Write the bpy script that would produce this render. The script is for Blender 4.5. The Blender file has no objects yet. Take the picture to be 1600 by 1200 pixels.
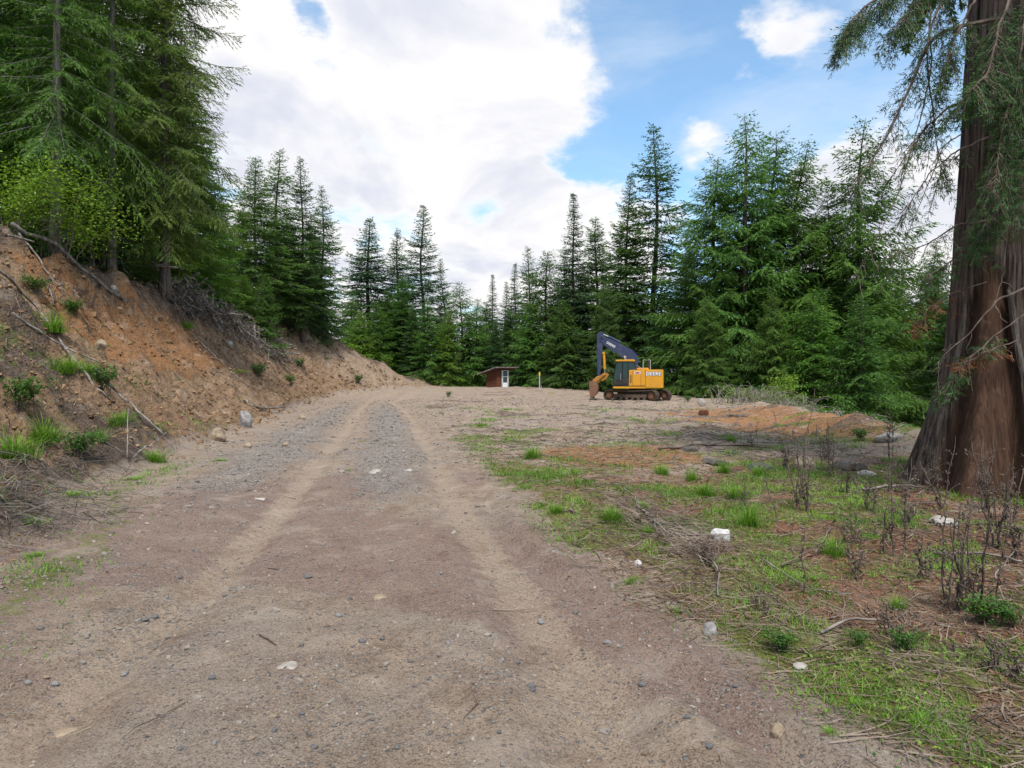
import bpy, bmesh, math, random
import numpy as np
from mathutils import Vector, Matrix

SC = bpy.context.scene
COL = SC.collection
R = math.radians
PI = math.pi

# ------------------------------------------------------------------ camera, sky, sun
FPX = 1000.0                      # focal length in pixels of a 1600 px wide picture
CAM_H = 1.6
cam_d = bpy.data.cameras.new('camera')
cam_d.sensor_width = 36.0
cam_d.lens = 36.0 * FPX / 1600.0
cam_d.clip_start = 0.05
cam_d.clip_end = 3000
cam = bpy.data.objects.new('camera', cam_d)
COL.objects.link(cam)
cam.location = (0, 0, CAM_H)
cam.rotation_euler = (R(90 - 0.573), 0, 0)
SC.camera = cam

SUN_EL, SUN_AZ = 63.0, 176.0      # azimuth clockwise from +Y (the view direction): almost straight behind the camera
sun_d = bpy.data.lights.new('sun', 'SUN')
sun_d.energy = 3.0
sun_d.angle = R(10)
sun_d.color = (1.0, 0.95, 0.88)
sun = bpy.data.objects.new('sun', sun_d)
COL.objects.link(sun)
sv = Vector((math.sin(R(SUN_AZ)) * math.cos(R(SUN_EL)), math.cos(R(SUN_AZ)) * math.cos(R(SUN_EL)), math.sin(R(SUN_EL))))
sun.rotation_euler = sv.to_track_quat('Z', 'Y').to_euler()

vs = SC.view_settings
vs.view_transform = 'Standard'
vs.look = 'None'
vs.gamma = 1.0
vs.use_curve_mapping = False
vs.exposure = 0.68


class Nodes:
    """small helper round a node tree"""
    def __init__(s, nt):
        s.nt = nt
        nt.nodes.clear()

    def n(s, t, **kw):
        nd = s.nt.nodes.new(t)
        for k, v in kw.items():
            setattr(nd, k, v)
        return nd

    def put(s, sock, v):
        if isinstance(v, bpy.types.NodeSocket):
            s.nt.links.new(v, sock)
        else:
            if sock.type == 'RGBA' and len(v) == 3:
                v = (*v, 1)
            sock.default_value = v

    def math(s, op, a, b=0.0, clamp=False):
        nd = s.n('ShaderNodeMath', operation=op, use_clamp=clamp)
        s.put(nd.inputs[0], a)
        s.put(nd.inputs[1], b)
        return nd.outputs[0]

    def vmath(s, op, a, b=None):
        nd = s.n('ShaderNodeVectorMath', operation=op)
        s.put(nd.inputs[0], a)
        if b is not None:
            s.put(nd.inputs[1], b)
        return nd.outputs['Value'] if op in ('DOT_PRODUCT', 'LENGTH') else nd.outputs[0]

    def mix(s, f, a, b, mode='MIX'):
        nd = s.n('ShaderNodeMix', data_type='RGBA', blend_type=mode)
        s.put(nd.inputs['Factor'], f)
        s.put(nd.inputs[6], a)
        s.put(nd.inputs[7], b)
        return nd.outputs[2]

    def ramp(s, v, lo, hi, a=0.0, b=1.0):
        nd = s.n('ShaderNodeMapRange', interpolation_type='SMOOTHSTEP')
        s.put(nd.inputs[0], v)
        nd.inputs[1].default_value = lo
        nd.inputs[2].default_value = hi
        nd.inputs[3].default_value = a
        nd.inputs[4].default_value = b
        return nd.outputs[0]

    def noise(s, vec, scale, detail=6, rough=0.55, dist=0.0, out=0):
        nd = s.n('ShaderNodeTexNoise')
        s.put(nd.inputs['Vector'], vec)
        nd.inputs['Scale'].default_value = scale
        nd.inputs['Detail'].default_value = detail
        nd.inputs['Roughness'].default_value = rough
        nd.inputs['Distortion'].default_value = dist
        return nd.outputs[out]

    def voro(s, vec, scale, feature='F1', out='Distance', rnd=1.0):
        nd = s.n('ShaderNodeTexVoronoi', feature=feature)
        s.put(nd.inputs['Vector'], vec)
        nd.inputs['Scale'].default_value = scale
        nd.inputs['Randomness'].default_value = rnd
        return nd.outputs[out]


world = bpy.data.worlds.new('World')
SC.world = world
world.use_nodes = True
W = Nodes(world.node_tree)


def px_dir(px, py):
    v = Vector(((px - 800) / FPX, 1.0, (590 - py) / FPX))
    return v.normalized()


CLOUD = 0.66


def build_sky():
    co = W.n('ShaderNodeTexCoord').outputs['Generated']
    sky = W.n('ShaderNodeTexSky', sky_type='NISHITA')
    sky.sun_disc = False
    sky.sun_elevation = R(SUN_EL)
    sky.sun_rotation = R(SUN_AZ)
    sky.altitude = 900
    sky.air_density = 1.0
    sky.dust_density = 0.6
    sky.ozone_density = 1.4
    sep = W.n('ShaderNodeSeparateXYZ')
    W.put(sep.inputs[0], co)
    zz = W.math('ADD', W.math('MAXIMUM', sep.outputs[2], 0.0), 0.32)
    cmb = W.n('ShaderNodeCombineXYZ')
    W.put(cmb.inputs[0], W.math('DIVIDE', sep.outputs[0], zz))
    W.put(cmb.inputs[1], W.math('DIVIDE', sep.outputs[1], zz))
    p = cmb.outputs[0]
    base = W.noise(p, 1.35, 9, 0.56, 0.25)
    fine = W.noise(p, 5.0, 9, 0.62, 0.3)
    puff = W.n('ShaderNodeTexVoronoi', feature='SMOOTH_F1')
    W.put(puff.inputs['Vector'], W.vmath('ADD', p, W.vmath('MULTIPLY', W.noise(p, 4.0, 4, .6, 0, 1), (.22, .22, .22))))
    puff.inputs['Scale'].default_value = 6.5
    puff.inputs['Smoothness'].default_value = .35
    cov = W.math('ADD', .56, W.math('MULTIPLY', W.math('SUBTRACT', base, .5), 1.5))
    cov = W.math('ADD', cov, W.math('MULTIPLY', W.math('SUBTRACT', fine, .5), 1.35))
    cov = W.math('ADD', cov, W.math('MULTIPLY', W.math('SUBTRACT', .45, puff.outputs['Distance']), .45))
    # openings and cloud heads, each a soft patch round a direction, their rims bent by noise
    bent = W.vmath('ADD', co, W.vmath('MULTIPLY', W.vmath('SUBTRACT', W.noise(p, 3.2, 7, .62, 0, 1), (.5, .5, .5)), (.22, .22, .22)))
    for px, py, rad, amt in ((1130, 110, 0.34, -0.55), (1040, 200, 0.20, -0.45), (930, 275, .08, -.35), (1330, 60, 0.18, -0.35), (1390, 130, 0.16, -0.40), (960, 75, 0.09, -0.30),
                             (512, 66, 0.045, -0.34), (492, 38, .04, -.26), (465, 12, .04, -.18), (345, 255, 0.08, -0.45), (722, 246, 0.035, -0.25), (556, 440, 0.07, -0.15),
                             (1252, 40, 0.125, 0.85), (1200, 78, .055, .4), (1290, 75, .06, .4), (1108, 212, 0.085, 0.95), (1010, 330, 0.10, 0.60), (930, 330, .08, .4), (1330, 260, 0.13, 0.55), (1430, 310, 0.18, 0.55),
                             (560, 180, 0.50, 0.35), (830, 150, 0.22, 0.40), (880, 400, 0.16, 0.40), (930, 150, 0.07, 0.35), (300, 60, 0.25, 0.3)):
        dv = px_dir(px, py)
        dist = W.vmath('LENGTH', W.vmath('SUBTRACT', bent, tuple(dv)))
        cov = W.math('ADD', cov, W.ramp(dist, rad * 0.1, rad * 1.35, amt, 0.0))
    mask = W.ramp(cov, 0.34, 0.80)
    thick = W.ramp(cov, 0.58, 0.85)
    shade = W.noise(p, 1.9, 6, 0.55, 0.4)
    shade = W.ramp(shade, 0.44, 0.64)
    white = W.mix(W.math('MULTIPLY', shade, thick), (CLOUD, CLOUD * .985, CLOUD * .985), (CLOUD * .70, CLOUD * .73, CLOUD * .84))
    skyc = W.mix(1.0, sky.outputs[0], (0.140, 0.170, 0.166), 'MULTIPLY')
    veil = W.ramp(W.noise(p, 2.4, 7, .6, .6), .40, .72, .06, .42)
    skyc = W.mix(veil, skyc, (CLOUD * .86, CLOUD * .93, CLOUD))
    both = W.mix(mask, skyc, white)
    bg = W.n('ShaderNodeBackground')
    W.put(bg.inputs[0], both)
    bg.inputs[1].default_value = 1.0
    W.nt.links.new(bg.outputs[0], W.n('ShaderNodeOutputWorld').inputs[0])


build_sky()

SC.render.engine = 'CYCLES'
cy = SC.cycles
cy.max_bounces = 6
cy.diffuse_bounces = 4
cy.glossy_bounces = 2
cy.transmission_bounces = 4
cy.transparent_max_bounces = 6
cy.caustics_reflective = False
cy.caustics_refractive = False
cy.sample_clamp_indirect = 6.0

# ------------------------------------------------------------------ numbers: noise and terrain
RNG = np.random.default_rng(7)


def _hash(ix, iy, seed):
    return np.modf(np.abs(np.sin(ix * 127.1 + iy * 311.7 + seed * 74.7) * 43758.5453))[0]


def vnoise(x, y, seed=0):
    x = np.asarray(x, float)
    y = np.asarray(y, float)
    ix, iy = np.floor(x), np.floor(y)
    fx, fy = x - ix, y - iy
    fx = fx * fx * (3 - 2 * fx)
    fy = fy * fy * (3 - 2 * fy)
    a, b = _hash(ix, iy, seed), _hash(ix + 1, iy, seed)
    c, d = _hash(ix, iy + 1, seed), _hash(ix + 1, iy + 1, seed)
    return (a * (1 - fx) + b * fx) * (1 - fy) + (c * (1 - fx) + d * fx) * fy


def fbm(x, y, octv=4, seed=0):
    s, a, t = 0.0, 0.5, 0.0
    for i in range(octv):
        s = s + a * vnoise(x * 2 ** i + 13.7 * i, y * 2 ** i - 7.3 * i, seed + i)
        t += a
        a *= 0.5
    return s / t


def sst(a, b, x):
    t = np.clip((np.asarray(x, float) - a) / (b - a), 0, 1)
    return t * t * (3 - 2 * t)


TY = [-30, 0, 5.7, 12.3, 26.7, 38, 50, 58, 64, 72, 90]
TX = [-3.6, -3.6, -4.6, -6.8, -9.9, -12.5, -14, -11.5, -9, -6, -4]
BY = [-30, 14, 20, 23, 27, 34, 44, 52, 60, 64, 68, 74, 90]
BH = [6.2, 6.2, 6.0, 5.7, 5.1, 5.3, 6.0, 6.5, 5.2, 2.6, 1.1, .7, .7]
BU = [7.5, 7.5, 7.1, 6.2, 4.7, 5.0, 6.0, 7.0, 6.3, 3.8, 3.4, 3, 3]
EY = [-20, 0, 9, 16, 30, 43, 50, 56, 64, 75]
EX = [12, 12, 11.5, 10.8, 13.0, 15.6, 17, 14, 12, 12]
RY = [-30, 0, 2.6, 5.2, 8.4, 17.8, 38, 50, 60, 70]
RX = [2.4, 1.9, 1.5, .67, 0, -1.8, -5.7, -6, -4, 0]
LTY, LTX = [-20, 0, 3.1, 4.85, 7.6, 12.3, 20, 32, 45, 55], [-2.0, -2.1, -2.2, -2.4, -2.8, -3.7, -5.2, -7.6, -10, -10]
RTY, RTX = [-20, 0, 3.5, 5.2, 7.6, 16, 32, 42, 55], [.9, .6, .35, 0, -.6, -2.2, -5.4, -7.9, -8.2]
VTY, VTX = [2, 2.96, 3.8, 6.4, 9, 14], [1.4, 1.04, .76, .0, -.45, -1.3]


def toe(y):
    return np.interp(y, TY, TX) + 0.9 * (fbm(np.asarray(y, float) * 0.33, 0 * np.asarray(y, float), 3, 5) - 0.5)


def zones(x, y):
    """where the ground is bank, road, verge: numbers used for height, colour and scatter"""
    u = toe(y) - x
    uc = np.interp(y, BY, BU)
    rut = np.exp(-((x - np.interp(y, LTY, LTX)) / .26) ** 2) + np.exp(-((x - np.interp(y, RTY, RTX)) / .26) ** 2)
    rut = np.clip(rut, 0, 1) * sst(60, 45, y)
    vrut = np.exp(-((x - np.interp(y, VTY, VTX)) / .12) ** 2) * sst(14, 9, y)
    verge = sst(-.25, .5, x - np.interp(y, RY, RX) + .5 * (fbm(x * .9, y * .9, 3, 21) - .5))
    return u, uc, rut, vrut, verge


def terrain(x, y):
    x = np.asarray(x, float)
    y = np.asarray(y, float)
    u, uc, rut, vrut, verge = zones(x, y)
    H = np.interp(y, BY, BH)
    ue = (np.sqrt(u * u + .25) + u) / 2
    lip = .35 * (fbm(x * .7, y * .7, 3, 41) - .5)
    t = np.clip(ue / uc + lip * .35, 0, 1) * sst(-.4, .6, u)
    cut = sst(17.5, 20.5, y) * sst(33, 28, y)
    prof = (1 - cut) * (.82 * t + .18 * t ** 3) + cut * (.62 * t + .38 * t ** 4)
    slope = np.interp(y, [20, 32, 45, 60], [.26, .22, .10, .05])
    z = H * prof + np.maximum(u - uc, 0) * slope
    bm = sst(.0, 1.2, u) * sst(3.5, .5, u - uc)
    z = z + bm * (1.0 * (fbm(x * .55, y * .55, 3, 1) - .5) + .62 * (fbm(x * 1.9, y * 1.9, 3, 2) - .5) + .34 * (fbm(x * 5, y * 5, 2, 3) - .5) + .16 * (fbm(x * 13, y * 13, 2, 4) - .5))
    gul = vnoise(y * 1.25 + .25 * u, u * .16, 8)
    z = z + .5 * np.exp(-((u - uc - .1) / .45) ** 2) * (vnoise(x * 1.1, y * 1.1, 15) - .25) * sst(62, 50, y)
    z = z - bm * .75 * np.abs(gul - .5) * 2 * sst(.3, 1.5, u)
    z = z + .6 * sst(44, 62, y) * sst(16, 0, x) * sst(80, 70, y)
    xe = np.interp(y, EY, EX)
    v = np.maximum(x - xe, 0)
    z = z - np.minimum(.34 * v, 5.0)
    z = z - np.minimum(.09 * np.maximum(y - 68, 0), 3) * sst(-6, 6, x)
    z = z + .42 * np.exp(-((x - xe + 1.3) / 1.0) ** 2) * sst(12, 17, y) * sst(38, 28, y) * (.5 + vnoise(x * .6, y * .6, 9))
    flat = sst(.6, -.4, u)
    z = z + flat * verge * sst(13, 18, y) * (.22 * (fbm(x * .8, y * .8, 3, 16) - .5) + .10 * (fbm(x * 2.6, y * 2.6, 2, 17) - .5))
    rough = .03 + .10 * verge
    z = z + flat * (.14 * (fbm(x * .22, y * .22, 3, 11) - .5) + rough * (fbm(x * 1.4, y * 1.4, 3, 12) - .5) + .035 * (fbm(x * 5, y * 5, 3, 13) - .5) * (.5 + verge))
    z = z - .075 * rut * flat + .02 * flat * np.exp(-((np.abs(x - np.interp(y, RTY, RTX)) - .42) / .14) ** 2) - .05 * vrut + .03 * np.exp(-((x - np.interp(y, VTY, VTX) - .2) / .1) ** 2) * sst(12, 8, y)
    return z


def zat(x, y):
    return float(terrain(np.array([x]), np.array([y]))[0])


_T = np.concatenate([np.arange(1.2, 12, .04), np.arange(12, 130, .12)])


def hit(px, py):
    """the point of the ground seen at that place of the photograph"""
    dx, dz = (px - 800) / FPX, (590 - py) / FPX
    x, y, z = dx * _T, _T, CAM_H + dz * _T
    g = terrain(x, y)
    k = np.nonzero(z < g)[0]
    i = int(k[0]) if len(k) else len(_T) - 1
    return Vector((x[i], y[i], g[i]))


# ------------------------------------------------------------------ mesh and object helpers
def mesh_np(name, V, faces, mats, attrs=None, smooth=False, mat_idx=None):
    """V n x 3, faces a list of integer arrays (m x k)"""
    me = bpy.data.meshes.new(name)
    V = np.asarray(V, np.float32)
    faces = [np.asarray(f, np.int32) for f in faces if len(f)]
    nl = sum(f.size for f in faces)
    nf = sum(len(f) for f in faces)
    me.vertices.add(len(V))
    me.vertices.foreach_set('co', V.ravel())
    me.loops.add(nl)
    me.loops.foreach_set('vertex_index', np.concatenate([f.ravel() for f in faces]))
    me.polygons.add(nf)
    tot = np.concatenate([np.full(len(f), f.shape[1], np.int32) for f in faces])
    st = np.concatenate([[0], np.cumsum(tot)[:-1]]).astype(np.int32)
    me.polygons.foreach_set('loop_start', st)
    if smooth:
        me.polygons.foreach_set('use_smooth', np.ones(nf, bool))
    else:
        me.polygons.foreach_set('use_smooth', np.zeros(nf, bool))
    for m in (mats if isinstance(mats, (list, tuple)) else [mats]):
        me.materials.append(m)
    if mat_idx is not None:
        me.polygons.foreach_set('material_index', np.asarray(mat_idx, np.int32))
    me.update(calc_edges=True)
    for k, a in (attrs or {}).items():
        a = np.asarray(a, np.float32)
        if a.ndim == 1:
            me.attributes.new(k, 'FLOAT', 'POINT').data.foreach_set('value', a)
        else:
            me.attributes.new(k, 'FLOAT_COLOR', 'POINT').data.foreach_set('color', a.ravel())
    return me


def link(name, me, parent=None, loc=None):
    o = bpy.data.objects.new(name, me)
    COL.objects.link(o)
    if parent is not None:
        o.parent = parent
    if loc is not None:
        o.location = loc
    return o


def tag(o, label, cat, group=None, kind=None):
    o['label'] = label
    o['category'] = cat
    if group:
        o['group'] = group
    if kind:
        o['kind'] = kind
    return o


def empty(name, label, cat, loc=(0, 0, 0), rz=0.0, group=None):
    o = bpy.data.objects.new(name, None)
    COL.objects.link(o)
    o.location = loc
    o.rotation_euler = (0, 0, rz)
    o.empty_display_size = .3
    return tag(o, label, cat, group)


def copy_tree(o, parent=None):
    c = o.copy()
    COL.objects.link(c)
    c.parent = parent
    for ch in list(o.children):
        copy_tree(ch, c)
    return c


class MB:
    """gathers tubes, boxes, prisms and loose triangles for ONE mesh"""
    def __init__(s):
        s.v, s.f, s.a, s.n = [], {3: [], 4: []}, [], 0

    def add(s, V, *faces, a=0.0):
        V = np.asarray(V, float).reshape(-1, 3)
        for f in faces:
            f = np.asarray(f, int)
            s.f[f.shape[1]].append(f + s.n)
        s.v.append(V)
        s.a.append(np.full(len(V), a) if np.isscalar(a) else np.asarray(a, float))
        s.n += len(V)

    def tube(s, pts, rad, n=5, a=0.0, cap=True):
        P = np.asarray(pts, float)
        m = len(P)
        rad = np.broadcast_to(np.asarray(rad, float), (m,))
        T = np.gradient(P, axis=0)
        T /= np.linalg.norm(T, axis=1, keepdims=True) + 1e-9
        ref = np.array([0, 0, 1.0]) if abs(T[0][2]) < .9 else np.array([1.0, 0, 0])
        A = np.cross(T, ref)
        A /= np.linalg.norm(A, axis=1, keepdims=True) + 1e-9
        B = np.cross(T, A)
        th = np.arange(n) * 2 * PI / n
        V = P[:, None, :] + rad[:, None, None] * (np.cos(th)[None, :, None] * A[:, None, :] + np.sin(th)[None, :, None] * B[:, None, :])
        i = np.arange(m - 1)[:, None] * n
        j = np.arange(n)[None, :]
        k = (j + 1) % n
        q = np.stack([i + j, i + k, i + n + k, i + n + j], -1).reshape(-1, 4)
        fs = [q]
        V = V.reshape(-1, 3)
        if cap and n > 2:
            c0, c1 = len(V), len(V) + 1
            V = np.concatenate([V, P[:1], P[-1:]])
            jj = np.arange(n)
            kk = (jj + 1) % n
            fs.append(np.concatenate([np.stack([np.full(n, c0), kk, jj], 1), np.stack([np.full(n, c1), (m - 1) * n + jj, (m - 1) * n + kk], 1)]))
        s.add(V, *fs, a=a)

    def box(s, c, size, rot=None, a=0.0):
        hx, hy, hz = [q / 2 for q in size]
        V = np.array([[x, y, z] for x in (-hx, hx) for y in (-hy, hy) for z in (-hz, hz)])
        if rot is not None:
            V = V @ np.array(rot.to_3x3()).T
        V = V + np.asarray(c)
        q = [[0, 1, 3, 2], [4, 6, 7, 5], [0, 4, 5, 1], [2, 3, 7, 6], [0, 2, 6, 4], [1, 5, 7, 3]]
        s.add(V, q, a=a)

    def bm(s, b):
        b.verts.ensure_lookup_table()
        b.verts.index_update()
        bmesh.ops.triangulate(b, faces=b.faces[:])
        s.add([v.co[:] for v in b.verts], [[v.index for v in f.verts] for f in b.faces])
        b.free()

    def prism(s, prof, y0, y1, bev=0.0):
        """profile in the x-z plane, extruded along y, edges bevelled"""
        b = bmesh.new()
        vs0 = [b.verts.new((x, y0, z)) for x, z in prof]
        f = b.faces.new(vs0)
        r = bmesh.ops.extrude_face_region(b, geom=[f])
        bmesh.ops.translate(b, verts=[e for e in r['geom'] if isinstance(e, bmesh.types.BMVert)], vec=(0, y1 - y0, 0))
        bmesh.ops.recalc_face_normals(b, faces=b.faces[:])
        if bev > 0:
            bmesh.ops.bevel(b, geom=b.edges[:], offset=bev, segments=2, profile=.6, affect='EDGES', clamp_overlap=True)
        s.bm(b)

    def arrays(s):
        V = np.concatenate(s.v)
        fs = [np.concatenate(s.f[k]) for k in (3, 4) if s.f[k]]
        return V, fs, np.concatenate(s.a)

    def build(s, name, mat, parent=None, loc=None, smooth=False):
        V, fs, a = s.arrays()
        return link(name, mesh_np(name, V, fs, mat, {'tint': a}, smooth), parent, loc)


# ------------------------------------------------------------------ materials
MATS = {}


def material(name, fn):
    m = bpy.data.materials.new(name)
    m.use_nodes = True
    N = Nodes(m.node_tree)
    out = N.n('ShaderNodeOutputMaterial')
    fn(N, out)
    MATS[name] = m
    return m


def principled(N, out, col, rough=.8, bump=None, bstr=.3, bdist=.02, metal=0.0, spec=.3):
    b = N.n('ShaderNodeBsdfPrincipled')
    N.put(b.inputs['Base Color'], col)
    N.put(b.inputs['Roughness'], rough)
    b.inputs['Metallic'].default_value = metal
    b.inputs['Specular IOR Level'].default_value = spec
    if bump is not None:
        bp = N.n('ShaderNodeBump')
        bp.inputs['Strength'].default_value = bstr
        bp.inputs['Distance'].default_value = bdist
        N.put(bp.inputs['Height'], bump)
        N.put(b.inputs['Normal'], bp.outputs[0])
    N.nt.links.new(b.outputs[0], out.inputs[0])
    return b


def attr(N, name, out='Fac'):
    nd = N.n('ShaderNodeAttribute', attribute_name=name)
    return nd.outputs[out]


def mat_ground(N, out):
    P = N.n('ShaderNodeNewGeometry').outputs['Position']
    a = N.n('ShaderNodeAttribute', attribute_name='zone_a')
    b = N.n('ShaderNodeAttribute', attribute_name='zone_b')
    sa, sb = N.n('ShaderNodeSeparateColor'), N.n('ShaderNodeSeparateColor')
    N.put(sa.inputs[0], a.outputs['Color'])
    N.put(sb.inputs[0], b.outputs['Color'])
    gravel, litter, orange, moss = sa.outputs[0], sa.outputs[1], sa.outputs[2], a.outputs['Alpha']
    sand, humus, red, bank = sb.outputs[0], sb.outputs[1], sb.outputs[2], b.outputs['Alpha']
    nlow = N.noise(P, .9, 5, .6)
    nmid = N.noise(P, 4.5, 8, .65)
    nfin = N.noise(P, 22, 8, .7)
    nmic = N.noise(P, 90, 5, .7)

    def m(x, k=.75, lo=.42, hi=.60):                 # a zone's mask, its rim broken up
        t = N.math('ADD', x, N.math('MULTIPLY', N.math('SUBTRACT', nmid, .5), k))
        t = N.math('ADD', t, N.math('MULTIPLY', N.math('SUBTRACT', nfin, .5), k * .7))
        return N.ramp(t, lo, hi)


    # packed dirt
    col = N.mix(N.ramp(nmid, .35, .65), (.228, .167, .122), (.352, .270, .200))
    col = N.mix(N.ramp(nlow, .4, .7), col, (.288, .234, .190))
    col = N.mix(m(bank, .5), col, N.mix(N.ramp(nmid, .3, .7), (.160, .094, .050), (.350, .222, .128)))
    col = N.mix(N.math("MULTIPLY", m(red, .9), .72), col, N.mix(nfin, (.175, .112, .090), (.275, .190, .155)))
    col = N.mix(N.math('MULTIPLY', m(sand, 1.2), .66), col, N.mix(nfin, (.300, .226, .162), (.425, .332, .245)))
    # crushed stone: cells of their own greys
    v1c = N.voro(P, 38, out='Color')
    v1d = N.voro(P, 38)
    s1 = N.n('ShaderNodeSeparateColor')
    N.put(s1.inputs[0], v1c)
    stone = N.mix(N.ramp(s1.outputs[0], .1, .95), (.105, .108, .112), (.46, .445, .42))
    stone = N.mix(N.ramp(s1.outputs[1], .55, .9, 0, .6), stone, (.30, .22, .16))
    gm = m(gravel, 1.5, .34, .74)
    col = N.mix(N.math('MULTIPLY', gm, N.ramp(v1d, .75, .45)), col, stone)
    # grit: every grain its own tone
    gr = N.n('ShaderNodeSeparateColor')
    N.put(gr.inputs[0], N.voro(P, 120, out='Color'))
    col = N.mix(N.ramp(gr.outputs[0], .60, .95, 0, .55), col, N.mix(.5, col, (.48, .42, .36)))
    col = N.mix(N.ramp(gr.outputs[1], .60, .95, 0, .65), col, N.mix(1.0, col, (.36, .33, .32), 'MULTIPLY'))
    # lone pebbles everywhere
    v2 = N.n('ShaderNodeTexVoronoi')
    N.put(v2.inputs['Vector'], P)
    v2.inputs['Scale'].default_value = 30
    s2 = N.n('ShaderNodeSeparateColor')
    N.put(s2.inputs[0], v2.outputs['Color'])
    peb = N.math('MULTIPLY', N.ramp(s2.outputs[0], .80, .82), N.ramp(N.math('ADD', v2.outputs['Distance'], N.math('MULTIPLY', nmic, .2)), .46, .36))
    col = N.mix(peb, col, N.mix(s2.outputs[1], (.10, .10, .105), (.36, .33, .30)))
    # orange subsoil, litter, humus, moss
    oc = N.mix(N.ramp(nfin, .3, .7), (.205, .100, .044), (.330, .180, .088))
    col = N.mix(m(orange, .7), col, oc)
    lit = N.mix(N.ramp(nfin, .35, .65), (.080, .043, .029), (.265, .125, .072))
    lit = N.mix(N.ramp(nmic, .52, .70), lit, (.27, .19, .135))
    col = N.mix(m(litter, .8), col, lit)
    hum = N.mix(N.ramp(nfin, .35, .65), (.060, .044, .034), (.160, .115, .085))
    col = N.mix(m(humus, .8), col, hum)
    mo = N.mix(N.ramp(nfin, .35, .7), (.070, .100, .018), (.160, .195, .034))
    col = N.mix(N.math('MULTIPLY', m(moss, .95), .8), col, mo)
    col = N.mix(N.ramp(nmic, .52, .72, .0, .6), col, N.mix(.5, col, (.50, .44, .38)))
    col = N.mix(N.ramp(nmic, .47, .28, .0, .75), col, N.mix(1.0, col, (.42, .40, .40), 'MULTIPLY'))
    npat = N.noise(P, 2.1, 7, .62, .4)
    col = N.mix(N.ramp(npat, .52, .70, 0, .65), col, N.mix(1.0, col, (.72, .66, .64), 'MULTIPLY'))
    col = N.mix(N.ramp(npat, .47, .32, 0, .6), col, N.mix(.65, col, (.42, .35, .285)))
    col = N.mix(N.ramp(nfin, .46, .30, .0, .6), col, N.mix(1.0, col, (.5, .47, .45), 'MULTIPLY'))
    # relief
    h = N.math('ADD', N.math('MULTIPLY', nfin, .6), N.math('MULTIPLY', nmic, .25))
    h = N.math('ADD', h, N.math('MULTIPLY', N.math('SUBTRACT', .7, v1d), N.math('MULTIPLY', gm, .55)))
    h = N.math('ADD', h, N.math('MULTIPLY', peb, .35))
    h = N.math('ADD', h, N.math('MULTIPLY', nmid, .7))
    h = N.math('ADD', h, N.math('MULTIPLY', N.math('ADD', N.math('MULTIPLY', nmid, 2.4), N.math('MULTIPLY', npat, 3.0)), bank))
    # tyre treads in the wheel tracks
    wv = N.n('ShaderNodeTexWave', wave_type='BANDS', bands_direction='DIAGONAL')
    N.put(wv.inputs['Vector'], P)
    wv.inputs['Scale'].default_value = 4.2
    wv.inputs['Distortion'].default_value = 6.0
    wv.inputs['Detail'].default_value = 3
    h = N.math('ADD', h, N.math('MULTIPLY', N.math('MULTIPLY', wv.outputs[1], .16), attr(N, 'rut')))
    principled(N, out, col, .95, h, 1.0, .055, spec=.12)


material('ground', mat_ground)


def mat_needles(N, out):
    t = attr(N, 'tint')
    oi = N.n('ShaderNodeObjectInfo')
    P = N.n('ShaderNodeTexCoord').outputs['Object']
    nz = N.noise(P, .55, 4, .6)
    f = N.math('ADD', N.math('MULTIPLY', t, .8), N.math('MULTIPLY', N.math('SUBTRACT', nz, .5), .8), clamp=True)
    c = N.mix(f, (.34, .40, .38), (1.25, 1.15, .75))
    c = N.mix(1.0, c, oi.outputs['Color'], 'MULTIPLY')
    d = N.n('ShaderNodeBsdfPrincipled')
    N.put(d.inputs['Base Color'], c)
    d.inputs['Roughness'].default_value = .6
    d.inputs['Specular IOR Level'].default_value = .25
    tr = N.n('ShaderNodeBsdfTranslucent')
    N.put(tr.inputs[0], N.mix(1.0, c, (1.2, 1.25, .6), 'MULTIPLY'))
    mx = N.n('ShaderNodeMixShader')
    mx.inputs[0].default_value = .35
    N.nt.links.new(d.outputs[0], mx.inputs[1])
    N.nt.links.new(tr.outputs[0], mx.inputs[2])
    N.nt.links.new(mx.outputs[0], out.inputs[0])


material('needles', mat_needles)


def mat_leaf(a, b, trans=.35):
    def fn(N, out):
        t = attr(N, 'tint')
        c = N.mix(t, a, b)
        d = N.n('ShaderNodeBsdfPrincipled')
        N.put(d.inputs['Base Color'], c)
        d.inputs['Roughness'].default_value = .6
        d.inputs['Specular IOR Level'].default_value = .25
        tr = N.n('ShaderNodeBsdfTranslucent')
        N.put(tr.inputs[0], N.mix(1.0, c, (1.2, 1.2, .6), 'MULTIPLY'))
        mx = N.n('ShaderNodeMixShader')
        mx.inputs[0].default_value = trans
        N.nt.links.new(d.outputs[0], mx.inputs[1])
        N.nt.links.new(tr.outputs[0], mx.inputs[2])
        N.nt.links.new(mx.outputs[0], out.inputs[0])
    return fn


material('grass', mat_leaf((.055, .150, .016), (.25, .43, .055)))
material('cover_leaf', mat_leaf((.060, .110, .016), (.20, .32, .045), .2))
material('flake', mat_leaf((.060, .030, .020), (.27, .155, .095), .05))
material('bright_leaf', mat_leaf((.085, .175, .018), (.27, .42, .055)))
material('green_leaf', mat_leaf((.028, .085, .016), (.095, .205, .032)))
material('dry_grass', mat_leaf((.12, .075, .048), (.33, .25, .17), .2))
material('dead_spray', mat_leaf((.11, .042, .020), (.22, .085, .035), .2))
material('cedar_leaf', mat_leaf((.018, .050, .020), (.070, .145, .034), .25))


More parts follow.
